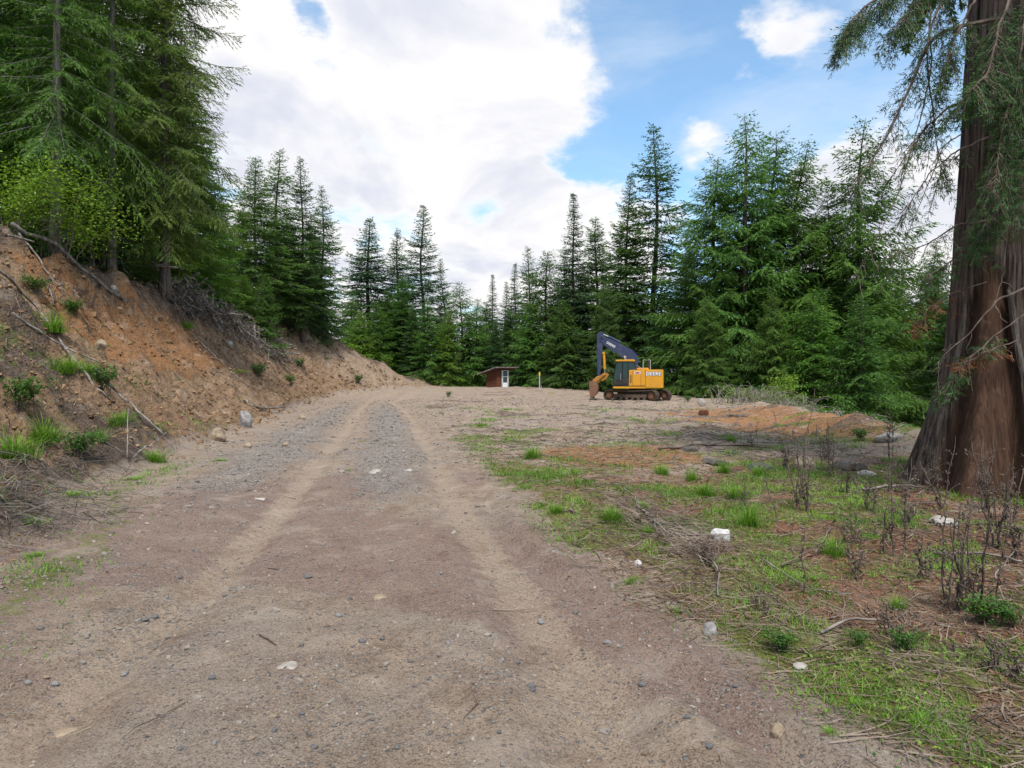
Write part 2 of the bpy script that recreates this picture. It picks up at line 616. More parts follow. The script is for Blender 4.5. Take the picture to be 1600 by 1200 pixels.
def mat_bark(dark, light, scale=(6, 6, .8), bstr=.8):
    def fn(N, out):
        P = N.n('ShaderNodeTexCoord').outputs['Object']
        mp = N.n('ShaderNodeMapping')
        N.put(mp.inputs[0], P)
        mp.inputs['Scale'].default_value = scale
        n1 = N.noise(mp.outputs[0], 1.6, 8, .65, .3)
        n2 = N.noise(P, 9, 5, .6)
        c = N.mix(N.ramp(n1, .34, .66), dark, light)
        c = N.mix(N.ramp(n2, .55, .75, 0, .45), c, tuple(x * 1.5 for x in light))
        principled(N, out, c, .9, n1, bstr, .03, spec=.15)
    return fn


material('bark', mat_bark((.040, .033, .029), (.150, .128, .112)))
material('pale_bark', mat_bark((.085, .076, .068), (.235, .215, .195)))
material('dead_wood', mat_bark((.10, .082, .07), (.30, .265, .235), (3, 3, 3), .5))
material('twig', mat_bark((.07, .05, .038), (.24, .19, .15), (3, 3, 3), .4))
material('grey_stick', mat_bark((.068, .057, .050), (.235, .20, .172), (3, 3, 3), .5))
material('dark_stick', mat_bark((.062, .047, .039), (.185, .145, .118), (3, 3, 3), .5))


def mat_cedar_bark(N, out):
    P = N.n('ShaderNodeTexCoord').outputs['Object']
    bare = attr(N, 'bare')
    mp = N.n('ShaderNodeMapping')
    N.put(mp.inputs[0], P)
    mp.inputs['Scale'].default_value = (9, 9, .7)
    n1 = N.noise(mp.outputs[0], 1.8, 9, .68, .35)
    mp2 = N.n('ShaderNodeMapping')
    N.put(mp2.inputs[0], P)
    mp2.inputs['Scale'].default_value = (26, 26, 1.3)
    n2 = N.noise(mp2.outputs[0], 1.5, 6, .6, .2)
    nl = N.noise(P, 1.3, 4, .6)
    tn = attr(N, 'tint')
    c = N.mix(N.ramp(n1, .36, .62), (.022, .017, .015), (.135, .104, .087))
    c = N.mix(N.ramp(n2, .5, .72, 0, .55), c, (.20, .165, .145))
    c = N.mix(N.ramp(nl, .45, .7, 0, .4), c, (.10, .055, .038))
    w = N.mix(N.ramp(n1, .3, .7), (.036, .020, .014), (.098, .054, .035))
    w = N.mix(N.ramp(n2, .55, .75, 0, .35), w, (.14, .098, .075))
    w = N.mix(N.ramp(N.noise(P, 5, 4, .6), .60, .70, 0, .35), w, (.16, .12, .095))
    w = N.mix(N.ramp(n2, .48, .34, 0, .7), w, (.028, .015, .011))
    c = N.mix(bare, c, w)
    h = N.math('ADD', N.math('MULTIPLY', n1, N.math('SUBTRACT', 1.15, bare)), N.math('MULTIPLY', n2, .25))
    principled(N, out, c, .9, h, 1.0, .05, spec=.12)


material('cedar_bark', mat_cedar_bark)


def mat_rock(a, b, sc=9):
    def fn(N, out):
        P = N.n('ShaderNodeTexCoord').outputs['Object']
        n1 = N.noise(P, sc, 8, .65)
        n2 = N.noise(P, sc * 5, 5, .6)
        c = N.mix(N.ramp(n1, .35, .65), a, b)
        c = N.mix(N.ramp(n2, .56, .72, 0, .5), c, tuple(x * .5 for x in a))
        oi = N.n('ShaderNodeObjectInfo')
        c = N.mix(N.math('MULTIPLY', oi.outputs['Random'], .3), c, (.20, .16, .12))
        principled(N, out, c, .9, n1, .6, .02, spec=.2)
    return fn


material('grey_rock', mat_rock((.14, .14, .145), (.33, .32, .31)))
material('dark_rock', mat_rock((.075, .08, .09), (.18, .18, .185)))
material('pale_rock', mat_rock((.26, .24, .21), (.44, .41, .37)))
material('white_rock', mat_rock((.42, .40, .38), (.66, .65, .63), 14))
material('tan_rock', mat_rock((.20, .15, .10), (.38, .30, .21)))


def mat_gravel(N, out):
    t = attr(N, 'tint')
    P = N.n('ShaderNodeTexCoord').outputs['Object']
    c = N.mix(t, (.085, .082, .082), (.36, .31, .26))
    c = N.mix(N.ramp(N.noise(P, 60, 4), .4, .7, 0, .4), c, (.22, .17, .13))
    principled(N, out, c, .92, spec=.2)


material('gravel', mat_gravel)


def mat_clod(N, out):
    t = attr(N, 'tint')
    c = N.mix(t, (.12, .068, .036), (.34, .225, .135))
    principled(N, out, c, .96, spec=.1)


material('clod', mat_clod)


def paint(col, rough=.45, dirt=(.22, .16, .11), amount=.5, metal=0.0):
    def fn(N, out):
        P = N.n('ShaderNodeTexCoord').outputs['Object']
        n1 = N.noise(P, 2.2, 8, .65)
        n2 = N.noise(P, 14, 5, .6)
        f = N.math('MULTIPLY', N.ramp(N.math('ADD', N.math('MULTIPLY', n1, .7), N.math('MULTIPLY', n2, .3)), .46, .72), amount)
        c = N.mix(f, col, dirt)
        principled(N, out, c, N.ramp(f, 0, .5, rough, .85), n2, .08, .01, metal=metal, spec=.4)
    return fn


material('yellow_paint', paint((.62, .285, .016), .45, (.27, .155, .06), .55))
material('rusty_yellow', paint((.42, .19, .025), .6, (.16, .08, .04), .75))
material('navy_paint', paint((.030, .042, .095), .4, (.13, .12, .13), .45))
material('black_paint', paint((.016, .016, .018), .5, (.09, .07, .06), .5))
material('track_steel', paint((.085, .060, .045), .75, (.20, .135, .090), .8))
material('rust', paint((.17, .080, .045), .8, (.27, .18, .12), .7))
material('grey_metal', paint((.35, .35, .36), .4, (.2, .17, .15), .4))
material('white_paint', paint((.72, .72, .73), .5, (.40, .36, .32), .4))
material('grey_paint', paint((.46, .46, .47), .6, (.26, .22, .19), .6))
material('chrome', paint((.7, .7, .72), .2, (.4, .36, .3), .3, metal=.9))
material('red_paint', paint((.45, .03, .02), .5, (.3, .1, .05), .2))
material('sign_yellow', paint((.75, .52, .03), .5, (.4, .3, .1), .3))
material('grey_post', paint((.40, .41, .40), .7, (.2, .17, .13), .4))
material('shed_board', mat_bark((.075, .030, .019), (.165, .066, .036), (3, 3, 14), .4))
material('shed_grey_board', mat_bark((.14, .085, .06), (.26, .18, .14), (3, 3, 14), .4))
material('roof_shake', mat_bark((.055, .045, .042), (.17, .145, .135), (2, 9, 9), .6))
material('dark_interior', paint((.012, .012, .014), .8, (.03, .03, .03), .3))  # shade of the shed's inside, put into the colour
material('slate', mat_rock((.055, .052, .045), (.12, .115, .10)))


def mat_glass(N, out):
    b = N.n('ShaderNodeBsdfPrincipled')
    b.inputs['Base Color'].default_value = (.030, .060, .062, 1)
    b.inputs['Roughness'].default_value = .08
    b.inputs['Specular IOR Level'].default_value = .6
    N.nt.links.new(b.outputs[0], out.inputs[0])


material('cab_glass', mat_glass)
M = MATS

# ------------------------------------------------------------------ ground, road and hillside: one grid, three pieces of the setting
def ground_zones(x, y):
    u, uc, rut, vrut, verge = zones(x, y)
    n1, n2, n3 = fbm(x * .35, y * .35, 4, 31), fbm(x * .9, y * .9, 4, 32), fbm(x * .25, y * .25, 3, 33)
    road = (1 - verge) * sst(.3, -.2, u)
    onbank = sst(-.1, .6, u)
    top = sst(-1.2, .8, u - uc + 1.5 * (n2 - .5))
    pad = sst(13, 17, y) * sst(.3, -.2, u)
    lt = np.interp(y, LTY, LTX)
    rt = np.interp(y, RTY, RTX)
    mid = np.exp(-((x - (lt + rt) / 2 - .2) / .75) ** 2)
    lefts = np.exp(-((x - lt + 1.1) / .8) ** 2)
    gravel = road * (sst(5.5, 11, y) * sst(45, 28, y) * (.85 * mid + .75 * lefts) + .05 * lefts + .35 * sst(.5, .7, n2))
    gravel = gravel + verge * pad * sst(.50, .64, n1) * .35 * sst(.2, -.2, u)
    gravel = gravel + onbank * sst(38, 52, y) * sst(.5, .6, n2) * .35
    sand = (rut * .8 * road + road * sst(40, 50, y) * .5 + pad * verge * sst(.45, .6, n2) * .55) + onbank * sst(50, 57, y) * .6
    red = road * sst(.38, .56, n1) * sst(14, 8, y) * .95 * (1 - .6 * rut) + .35 * vrut
    om = np.exp(-(((x - 2.2 - .12 * (y - 13)) / 2.0) ** 2 + ((y - 13.0) / 2.3) ** 2))
    orange = verge * om * 1.05 * sst(.2, -.2, u)
    orange = orange + verge * np.exp(-((x - 9.3) / 2.6) ** 2) * sst(13, 18, y) * sst(42, 26, y) * .62
    orange = orange + verge * pad * (.10 + .26 * sst(.45, .65, fbm(x * .45, y * .8, 4, 38)))
    cut = sst(17.5, 20, y) * sst(31.5, 28, y)
    orange = orange + onbank * cut * sst(.42, .62, u / uc) * (1 - top) * .9 + onbank * (1 - top) * sst(.53, .68, n2) * .35
    litter = verge * sst(.2, -.2, u) * sst(17, 11, y) * (.55 + .75 * (n2 - .3)) * (1 - .9 * om)
    litter = litter + onbank * sst(19, 16, y) * sst(.2, .9, n2 + .3 * sst(5, 1, u)) * .55
    litter = litter + sst(.5, 2.5, x - np.interp(y, EY, EX)) * .8
    humus = onbank * top * .95 + verge * pad * 1.5 * sst(.52, .66, fbm(x * .5, y * 1.1, 4, 36)) * .38 * sst(.2, -.2, u) * (1 - om) + onbank * sst(.40, .58, fbm(x * .6, y * .6, 4, 37)) * .35 * (1 - cut) + onbank * sst(19, 14, y) * sst(.42, .7, n2) * .7 + onbank * sst(1.4, .2, u) * sst(15, 11, y) * .8
    humus = humus + sst(65, 70, y) * .9 * sst(-8, -4, x) + sst(3, 6, x - np.interp(y, EY, EX)) * .4
    edge = np.exp(-((x - np.interp(y, RY, RX) - .7) / .7) ** 2) * sst(14, 9, y)
    moss = verge * sst(.2, -.2, u) * (sst(24, 14, y) * .62 * sst(.34, .62, n2) + .55 * edge + sst(14, 20, y) * .5 * sst(.56, .7, n2)) * (1 - .8 * om)
    moss = moss + onbank * sst(.55, .72, n2) * .5 * (1 - cut) * sst(52, 44, y) + .5 * np.exp(-((u + .55) / .45) ** 2) * sst(15, 11, y)
    moss = moss + onbank * sst(-1, 1.5, u - uc) * sst(.45, .6, n1) * .6
    bank = onbank * 1.0
    A = np.stack([gravel, litter, orange, moss], -1)
    B = np.stack([sand, humus, red, bank], -1)
    return np.clip(A, 0, 1), np.clip(B, 0, 1), rut * road


def build_ground():
    def geo(a, b, k):
        return np.exp(np.arange(math.log(a), math.log(b), k))
    rr = np.concatenate([geo(.5, 8, .0115), geo(8, 35, .0075), geo(35, 85, .012), geo(85, 900, .05), [900.0]])
    th = np.concatenate([np.linspace(R(-64), R(64), 520), np.linspace(R(64), R(296), 50)[1:-1]])
    nt, nr = len(th), len(rr)
    X = rr[:, None] * np.sin(th)[None, :]
    Y = rr[:, None] * np.cos(th)[None, :]
    Z = terrain(X, Y)
    V = np.stack([X, Y, Z], -1).reshape(-1, 3)
    i = np.arange(nr - 1)[:, None] * nt
    j = np.arange(nt)[None, :]
    k = (j + 1) % nt
    F = np.stack([i + j, i + k, i + nt + k, i + nt + j], -1).reshape(-1, 4)[:, ::-1]
    F = F[:, ::-1][:, [0, 3, 2, 1]]
    cen = V[F].mean(1)
    u, uc, rut, vrut, verge = zones(cen[:, 0], cen[:, 1])
    hill = u > .15
    road = (~hill) & (verge < .5) & (cen[:, 1] < 72)
    A, B, rt = ground_zones(V[:, 0], V[:, 1])
    # vertex normals of the whole grid, so that the pieces shade as one surface
    fn = np.cross(V[F[:, 2]] - V[F[:, 0]], V[F[:, 3]] - V[F[:, 1]])
    if fn[:, 2].mean() < 0:
        F = F[:, ::-1]
        fn = -fn
    vn = np.zeros_like(V)
    for c in range(4):
        np.add.at(vn, F[:, c], fn)
    vn /= np.linalg.norm(vn, axis=1, keepdims=True) + 1e-12
    for nm, sel in (('ground', ~(hill | road)), ('dirt_road', road), ('hillside', hill)):
        f = F[sel]
        used, inv = np.unique(f, return_inverse=True)
        f = inv.reshape(f.shape)
        VV = V[used]
        fs = [f]
        at = {'zone_a': A[used], 'zone_b': B[used], 'rut': rt[used]}
        me = mesh_np(nm, VV, fs, M['ground'], at, True)
        me.normals_split_custom_set_from_vertices(vn[used].tolist())
        o = link(nm, me)
        o['kind'] = 'structure'
        o['label'] = {'ground': 'cleared dirt pad with grassy verge', 'dirt_road': 'gravelly dirt road with wheel tracks', 'hillside': 'eroded earth bank beside the road'}[nm]


build_ground()

# ------------------------------------------------------------------ conifers
def unit(a):
    return a / (np.linalg.norm(a, axis=-1, keepdims=True) + 1e-9)


def leaves_mesh(Pt, D, Wd, ln, wd, tint, quad=False):
    """a small pointed face per leaf spray"""
    n = len(Pt)
    ln = ln[:, None]
    wd = wd[:, None]
    if quad:
        V = np.stack([Pt, Pt + D * ln * .45 + Wd * wd * .5, Pt + D * ln, Pt + D * ln * .45 - Wd * wd * .5], 1).reshape(-1, 3)
        F = np.arange(4 * n).reshape(-1, 4)
        return V, F, np.repeat(tint, 4)
    V = np.stack([Pt - Wd * wd * .5, Pt + Wd * wd * .5, Pt + D * ln], 1).reshape(-1, 3)
    return V, np.arange(3 * n).reshape(-1, 3), np.repeat(tint, 3)


def conifer(seed, H, base=.08, Rad=2.8, shape=.8, gap=.5, per=5, up=35, down=-25, sag=.25, tip=.1, tw=.8, tstep=.22, lstep=.09, ll=.17, lw=.05,
            hang=.15, irr=.25, skip=.0, r0=.22, dead=0, top_tw=.3, wob=.15, bulge=.12, quad=False, fork=None):
    """returns (trunk mesh, crown mesh): tapered stem with limbs; limbs carry twigs, twigs carry needle sprays"""
    rg = np.random.default_rng(seed)
    wood = MB()
    hs = np.linspace(0, H, 14)
    stem = np.stack([wob * np.sin(hs * .5 + seed) * hs / H, wob * np.cos(hs * .37 + seed * 2) * hs / H, hs], 1)
    rad = r0 * (1 - hs / H) ** .85 + .012
    rad[0] *= 1.35
    wood.tube(stem, rad, 8)

    def stem_at(h):
        return np.array([np.interp(h, hs, stem[:, 0]), np.interp(h, hs, stem[:, 1]), h])
    LP, LD, LW, LL, LWd, LT = [], [], [], [], [], []
    h = base * H
    az = rg.uniform(0, 6)
    while h < H * .985:
        t = (h - base * H) / (H - base * H)
        env = (1 - t) ** shape * min(1.0, .55 + t / bulge * .45 if bulge > 0 else 1)
        nb = max(3, int(round(per * (1 - .35 * t))))
        for b in range(nb):
            az += 2.399 + rg.uniform(-.35, .35)
            if rg.random() < skip:
                continue
            L = Rad * env * (1 + irr * rg.uniform(-1, 1)) + .09
            hb = h + rg.uniform(-.5, .5) * gap
            if hb > H * .99:
                continue
            e = R(down + (up - down) * t ** .8 + rg.uniform(-9, 9))
            o = np.array([math.cos(az), math.sin(az), 0])
            p0 = stem_at(hb)

            def pt(s):
                s = np.asarray(s)[:, None]
                r = L * s * math.cos(e)
                z = L * (s * math.sin(e) - sag * s ** 2 + tip * s ** 4)
                return p0 + o * r + np.array([0, 0, 1]) * z
            if L > .6:
                sp = np.array([0, .35, .7, .97])
                wood.tube(pt(sp), np.array([1, .75, .45, .15]) * (.006 + .006 * L), 3, cap=False)
            nt = max(3, int(L * .88 / tstep))
            s = np.linspace(.12 if L > 1 else .03, 1.0, nt) + rg.uniform(-.3, .3, nt) / nt
            s = np.clip(s, 0.02, 1)
            s = np.repeat(s, 2)
            side = np.tile([1, -1], nt)
            B = pt(s)
            T = unit(pt(np.minimum(s + .03, 1.05)) - pt(np.maximum(s - .03, 0)))
            S = unit(np.cross(T, [0, 0, 1]))
            ang = R(58) * (1.0 - .55 * s ** 3) * (1 + .25 * rg.uniform(-1, 1, len(s)))
            Dt = T * np.cos(ang)[:, None] + S * (np.sin(ang) * side)[:, None]
            Dt[:, 2] -= hang * rg.uniform(.3, 1.5, len(s))
            Dt[:, 2] += rg.normal(0, .12, len(s))
            Dt = unit(Dt)
            tl = np.minimum(tw, .16 + .5 * L * (1.08 - s) ** .8 * np.minimum(1, .4 + 2 * s)) * rg.uniform(.7, 1.2, len(s))
            tt = rg.random(len(s))
            # leaf sprays along every twig
            nl = np.maximum(2, (tl / lstep).astype(int))
            idx = np.repeat(np.arange(len(s)), nl)
            q = (np.arange(len(idx)) - np.repeat(np.cumsum(nl) - nl, nl) + rg.random(len(idx))) / nl[idx]
            base_p = B[idx] + Dt[idx] * (tl[idx] * q)[:, None]
            base_p[:, 2] -= hang * .5 * tl[idx] * q ** 2
            U = unit(np.cross(Dt[idx], S[idx] + rg.normal(0, .3, (len(idx), 3))))
            sd = unit(np.cross(U, Dt[idx])) * np.where(rg.random(len(idx)) < .5, 1, -1)[:, None]
            a2 = R(38) * (1 - .6 * q) * (1 + .4 * rg.uniform(-1, 1, len(idx)))
            D2 = Dt[idx] * np.cos(a2)[:, None] + sd * np.sin(a2)[:, None] + rg.normal(0, .16, (len(idx), 3))
            D2[:, 2] -= hang * .6
            D2 = unit(D2)
            W2 = unit(np.cross(D2, U + rg.normal(0, .55, (len(idx), 3))))
            LP.append(base_p)
            LD.append(D2)
            LW.append(W2)
            k = ll * rg.uniform(.65, 1.3, len(idx)) * min(1.0, .5 + 1.6 * (1 - t))
            LL.append(k)
            LWd.append(lw * rg.uniform(.7, 1.3, len(idx)))
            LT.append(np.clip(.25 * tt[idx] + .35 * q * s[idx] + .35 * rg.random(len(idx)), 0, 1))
        h += gap * rg.uniform(.75, 1.25) * (1 - .55 * t)
    for _ in range(dead):
        hb = rg.uniform(.04, max(base + .12, .3)) * H
        L = rg.uniform(.5, 2.0)
        a = rg.uniform(0, 2 * PI)
        o = np.array([math.cos(a), math.sin(a), 0])
        s = np.linspace(0, 1, 5)[:, None]
        P = stem_at(hb) + o * L * s + np.array([0, 0, 1]) * (L * (.1 * s - rg.uniform(.2, .9) * s ** 2))
        P[1:] += rg.normal(0, .05, (4, 3))
        wood.tube(P, np.linspace(.018, .005, 5), 3, cap=False)
    V, F, tint = leaves_mesh(np.concatenate(LP), np.concatenate(LD), np.concatenate(LW), np.concatenate(LL), np.concatenate(LWd), np.concatenate(LT), quad)
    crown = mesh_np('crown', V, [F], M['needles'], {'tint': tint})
    Vw, Fw, aw = wood.arrays()
    return (Vw, Fw, aw), crown


PROTO = {}


def proto(kind, bark, name, **kw):
    wood, crown = conifer(**kw)
    tm = mesh_np('trunk', wood[0], wood[1], M[bark], {'tint': wood[2]}, True)
    PROTO[kind] = (name, tm, crown, kw['H'])


proto('narrow', 'bark', 'spruce_tree', seed=11, H=22, base=.02, Rad=3.1, shape=.95, gap=.42, per=7, up=30, down=-28, sag=.20, tip=.12, irr=.35, skip=.05, r0=.22, tstep=.19, lstep=.085, ll=.24, lw=.085)
proto('broad', 'bark', 'spruce_tree', seed=12, H=20, base=.02, Rad=4.2, shape=.95, gap=.50, per=8, up=35, down=-22, sag=.24, tip=.16, irr=.34, r0=.24, tstep=.16, lstep=.10, ll=.25, lw=.09)
proto('fir', 'bark', 'fir_tree', seed=13, H=17, base=.01, Rad=3.6, shape=.72, gap=.48, per=8, up=40, down=-18, sag=.24, tip=.10, irr=.30, hang=.10, r0=.22, tstep=.16, lstep=.095, ll=.24, lw=.09)
proto('pole', 'pale_bark', 'spruce_tree', seed=14, H=15, base=.28, Rad=2.2, shape=.65, gap=.30, per=6, up=45, down=-20, sag=.2, tip=.1, irr=.4, skip=.10, r0=.16, dead=50, tstep=.19, lstep=.085, ll=.22, lw=.075)
proto('sparse', 'bark', 'spruce_tree', seed=15, H=18, base=.10, Rad=2.9, shape=.75, gap=.46, per=7, up=38, down=-20, sag=.24, tip=.16, irr=.42, skip=.14, r0=.20, dead=24, tstep=.18, lstep=.085, ll=.23, lw=.08)
proto('cedar', 'bark', 'cedar_tree', seed=16, H=23, base=.02, Rad=5.0, shape=.58, gap=.80, per=8, up=40, down=-30, sag=.30, tip=.22, irr=.50, skip=.10, hang=.42, tw=1.10, tstep=.17, lstep=.105, ll=.28, lw=.095, r0=.32, wob=.3)
proto('small_cedar', 'bark', 'cedar_tree', seed=17, H=13, base=.02, Rad=3.0, shape=.58, gap=.46, per=7, up=45, down=-22, sag=.30, tip=.2, irr=.38, skip=.04, hang=.36, tw=.85, tstep=.20, lstep=.09, ll=.23, lw=.08, r0=.16)
proto('young', 'bark', 'fir_tree', seed=18, H=6, base=.02, Rad=1.85, shape=.8, gap=.19, per=7, up=45, down=-5, sag=.12, tip=.05, irr=.25, tw=.5, tstep=.12, lstep=.05, ll=.13, lw=.04, r0=.07)
proto('near_fir', 'bark', 'fir_tree', seed=19, H=21, base=.17, Rad=5.0, shape=.50, gap=.46, per=8, up=30, down=-28, sag=.22, tip=.16, irr=.35, skip=.05, hang=.24, tw=1.05, tstep=.19, lstep=.075, ll=.19, lw=.050, r0=.32, dead=25)
proto('near_pole', 'pale_bark', 'fir_tree', seed=20, H=22, base=.20, Rad=3.8, shape=.50, gap=.48, per=6, up=30, down=-28, sag=.25, tip=.12, irr=.4, skip=.10, hang=.25, tw=.95, tstep=.20, lstep=.085, ll=.19, lw=.050, r0=.27, dead=80)

proto('narrow_b', 'bark', 'spruce_tree', seed=61, H=21, base=.06, Rad=2.8, shape=.75, gap=.50, per=7, up=42, down=-20, sag=.26, tip=.20, irr=.45, skip=.10, r0=.20, dead=12, tstep=.19, lstep=.085, ll=.24, lw=.085, wob=.3)
proto('broad_b', 'bark', 'spruce_tree', seed=62, H=19, base=.05, Rad=4.0, shape=.80, gap=.55, per=7, up=38, down=-26, sag=.26, tip=.18, irr=.42, skip=.07, r0=.23, dead=10, tstep=.17, lstep=.10, ll=.25, lw=.09, wob=.25)
proto('cedar_b', 'bark', 'cedar_tree', seed=63, H=22, base=.04, Rad=4.8, shape=.66, gap=.72, per=7, up=48, down=-24, sag=.34, tip=.24, irr=.55, skip=.14, hang=.48, tw=1.10, tstep=.18, lstep=.105, ll=.27, lw=.092, r0=.32, dead=14, wob=.4)
VARIANT = {'narrow': 'narrow_b', 'broad': 'broad_b', 'cedar': 'cedar_b'}

DARK, MIDG, HAZE_BLUE, CEDC, BRI, OLIVE = (.082, .175, .062), (.108, .225, .056), (.092, .195, .118), (.128, .262, .052), (.200, .350, .060), (.160, .235, .055)  # the blue one puts distance haze into the far spruces' needle colour
TREE_N = [0]


def tree(kind, px, d, topy=None, col=MIDG, label='', group=None, wide=1.0, height=None, rz=None):
    kind = VARIANT.get(kind, kind) if TREE_N[0] % 2 else kind
    name, tm, cm, H0 = PROTO[kind]
    x, y = (px - 800) / FPX * d, d
    z = zat(x, y) - .08
    h = height if height else CAM_H + (590 - topy) / FPX * d - z
    wide *= 1.12
    TREE_N[0] += 1
    k = TREE_N[0]
    o = empty(name, label, 'tree', (x, y, z), rz if rz is not None else (k * 2.39) % 6.28, group)
    s = h / H0
    o.scale = (s * wide, s * wide, s)
    lr = random.Random(k + 900)
    o.rotation_euler.x, o.rotation_euler.y = lr.gauss(0, .014), lr.gauss(0, .014)
    link('trunk', tm, o)
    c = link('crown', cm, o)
    rg = random.Random(k)
    j = rg.uniform(.85, 1.15)
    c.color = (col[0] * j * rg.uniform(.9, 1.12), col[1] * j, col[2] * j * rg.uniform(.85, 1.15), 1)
    return o


LG = 'conifers crowding the slope above the bank'
MG = 'conifers on the hilltop behind the bank'
CG = 'conifers along the far edge of the clearing'
RG = 'conifers behind and beside the excavator'
# above the bank, near
tree('near_fir', 258, 27, col=(.165, .270, .062), wide=.58, height=20, label='big fir on the bank crest, its boughs reaching out against the white cloud', group=LG, rz=.4)
tree('near_pole', 176, 25.0, col=CEDC, wide=.50, height=21, label='grey-stemmed conifer with curling dead twigs, between the leafy shrub and the big crest fir', group=LG, rz=1.0)
tree('near_pole', 86, 22.8, col=CEDC, wide=.62, height=20, label='conifer whose bare dark trunk stands behind the fallen log at the bank top', group=LG, rz=2.2)
for px, d, h, kind, lab in ((12, 27, 21, 'near_fir', 'dense conifer at the edge of the picture above the fallen log'), (135, 33, 22, 'near_fir', 'shaded conifer filling the gap between the two bare trunks on the slope'),
                            (215, 36, 21, 'near_fir', 'tall dense conifer just behind the grey-stemmed conifer on the slope'), (-90, 23, 20, 'near_fir', 'conifer at the frame edge whose boughs hang over the leafy shrub'),
                            (60, 36, 22, 'broad', 'deep green spruce far back in the shade above the log'), (290, 37, 15, 'fir', 'fir behind the boughs of the big crest fir'),
                            (170, 42, 20, 'narrow', 'slender dark spruce far back behind the grey-stemmed conifer'),
                            (118, 31, 17, 'fir', 'low-skirted fir between the leafy shrub and the two bare trunks'), (238, 34, 12, 'fir', 'short fir whose top hides behind the big crest fir')):
    tree(kind, px, d, col=CEDC, height=h, label=lab, group=LG, wide=.66 if kind == 'near_fir' else .85)
tree('young', 180, 25.6, col=DARK, height=4.2, label='dense dark young fir at the foot of the grey-stemmed conifer', group='young firs on the bank top', wide=1.1)
tree('young', 228, 30, col=OLIVE, height=3.2, label='olive young fir beside the trunk of the big crest fir', group='young firs on the bank top', wide=1.2)
# hilltop behind the bank
for kind, px, d, ty, col, w, lab in (
        ('broad', 322, 46, 238, MIDG, 1.0, 'blue-topped spruce directly behind the big crest fir'),
        ('fir', 352, 52, 305, MIDG, 1.0, 'lower fir in the notch beside the blue-topped spruce'),
        ('small_cedar', 330, 41, 372, CEDC, 1.0, 'light green young conifer in front of the blue-topped spruce'),
        ('fir', 382, 57, 322, MIDG, 1.0, 'fir between the notch and the pale bare-stemmed spruce'),
        ('pole', 404, 50, 248, MIDG, 1.0, 'thin spruce with a pale bare lower stem on the hilltop'),
        ('sparse', 432, 53, 234, MIDG, 1.15, 'tall thin-crowned spruce with see-through top on the hilltop'),
        ('sparse', 474, 55, 246, DARK, .85, 'dark spire-topped spruce, tallest near the end of the hilltop row'),
        ('broad', 500, 58, 288, DARK, .85, 'dark full spruce at the end of the hilltop row, next to open sky'),
        ('young', 380, 46, 430, CEDC, 1.0, 'short pale young fir in front of the pale bare-stemmed spruce'),
        ('fir', 450, 62, 330, DARK, 1.0, 'fir hidden between the see-through spruce and the spire-topped spruce'),
        ('fir', 430, 61, 335, MIDG, 1.0, 'full fir filling the gap behind the see-through spruce'),
        ('small_cedar', 352, 44, 402, BRI, 1.0, 'yellow-green young conifer on the hilltop edge'),
        ('fir', 488, 64, 350, MIDG, 1.0, 'fir behind the spire-topped spruce'),
        ('small_cedar', 415, 47, 428, CEDC, .9, 'green young conifer at the foot of the pale bare-stemmed spruce'),
        ('small_cedar', 300, 36, 400, OLIVE, .9, 'olive young conifer beside the brush pile')):
    tree(kind, px, d, ty, col, lab, MG, w)
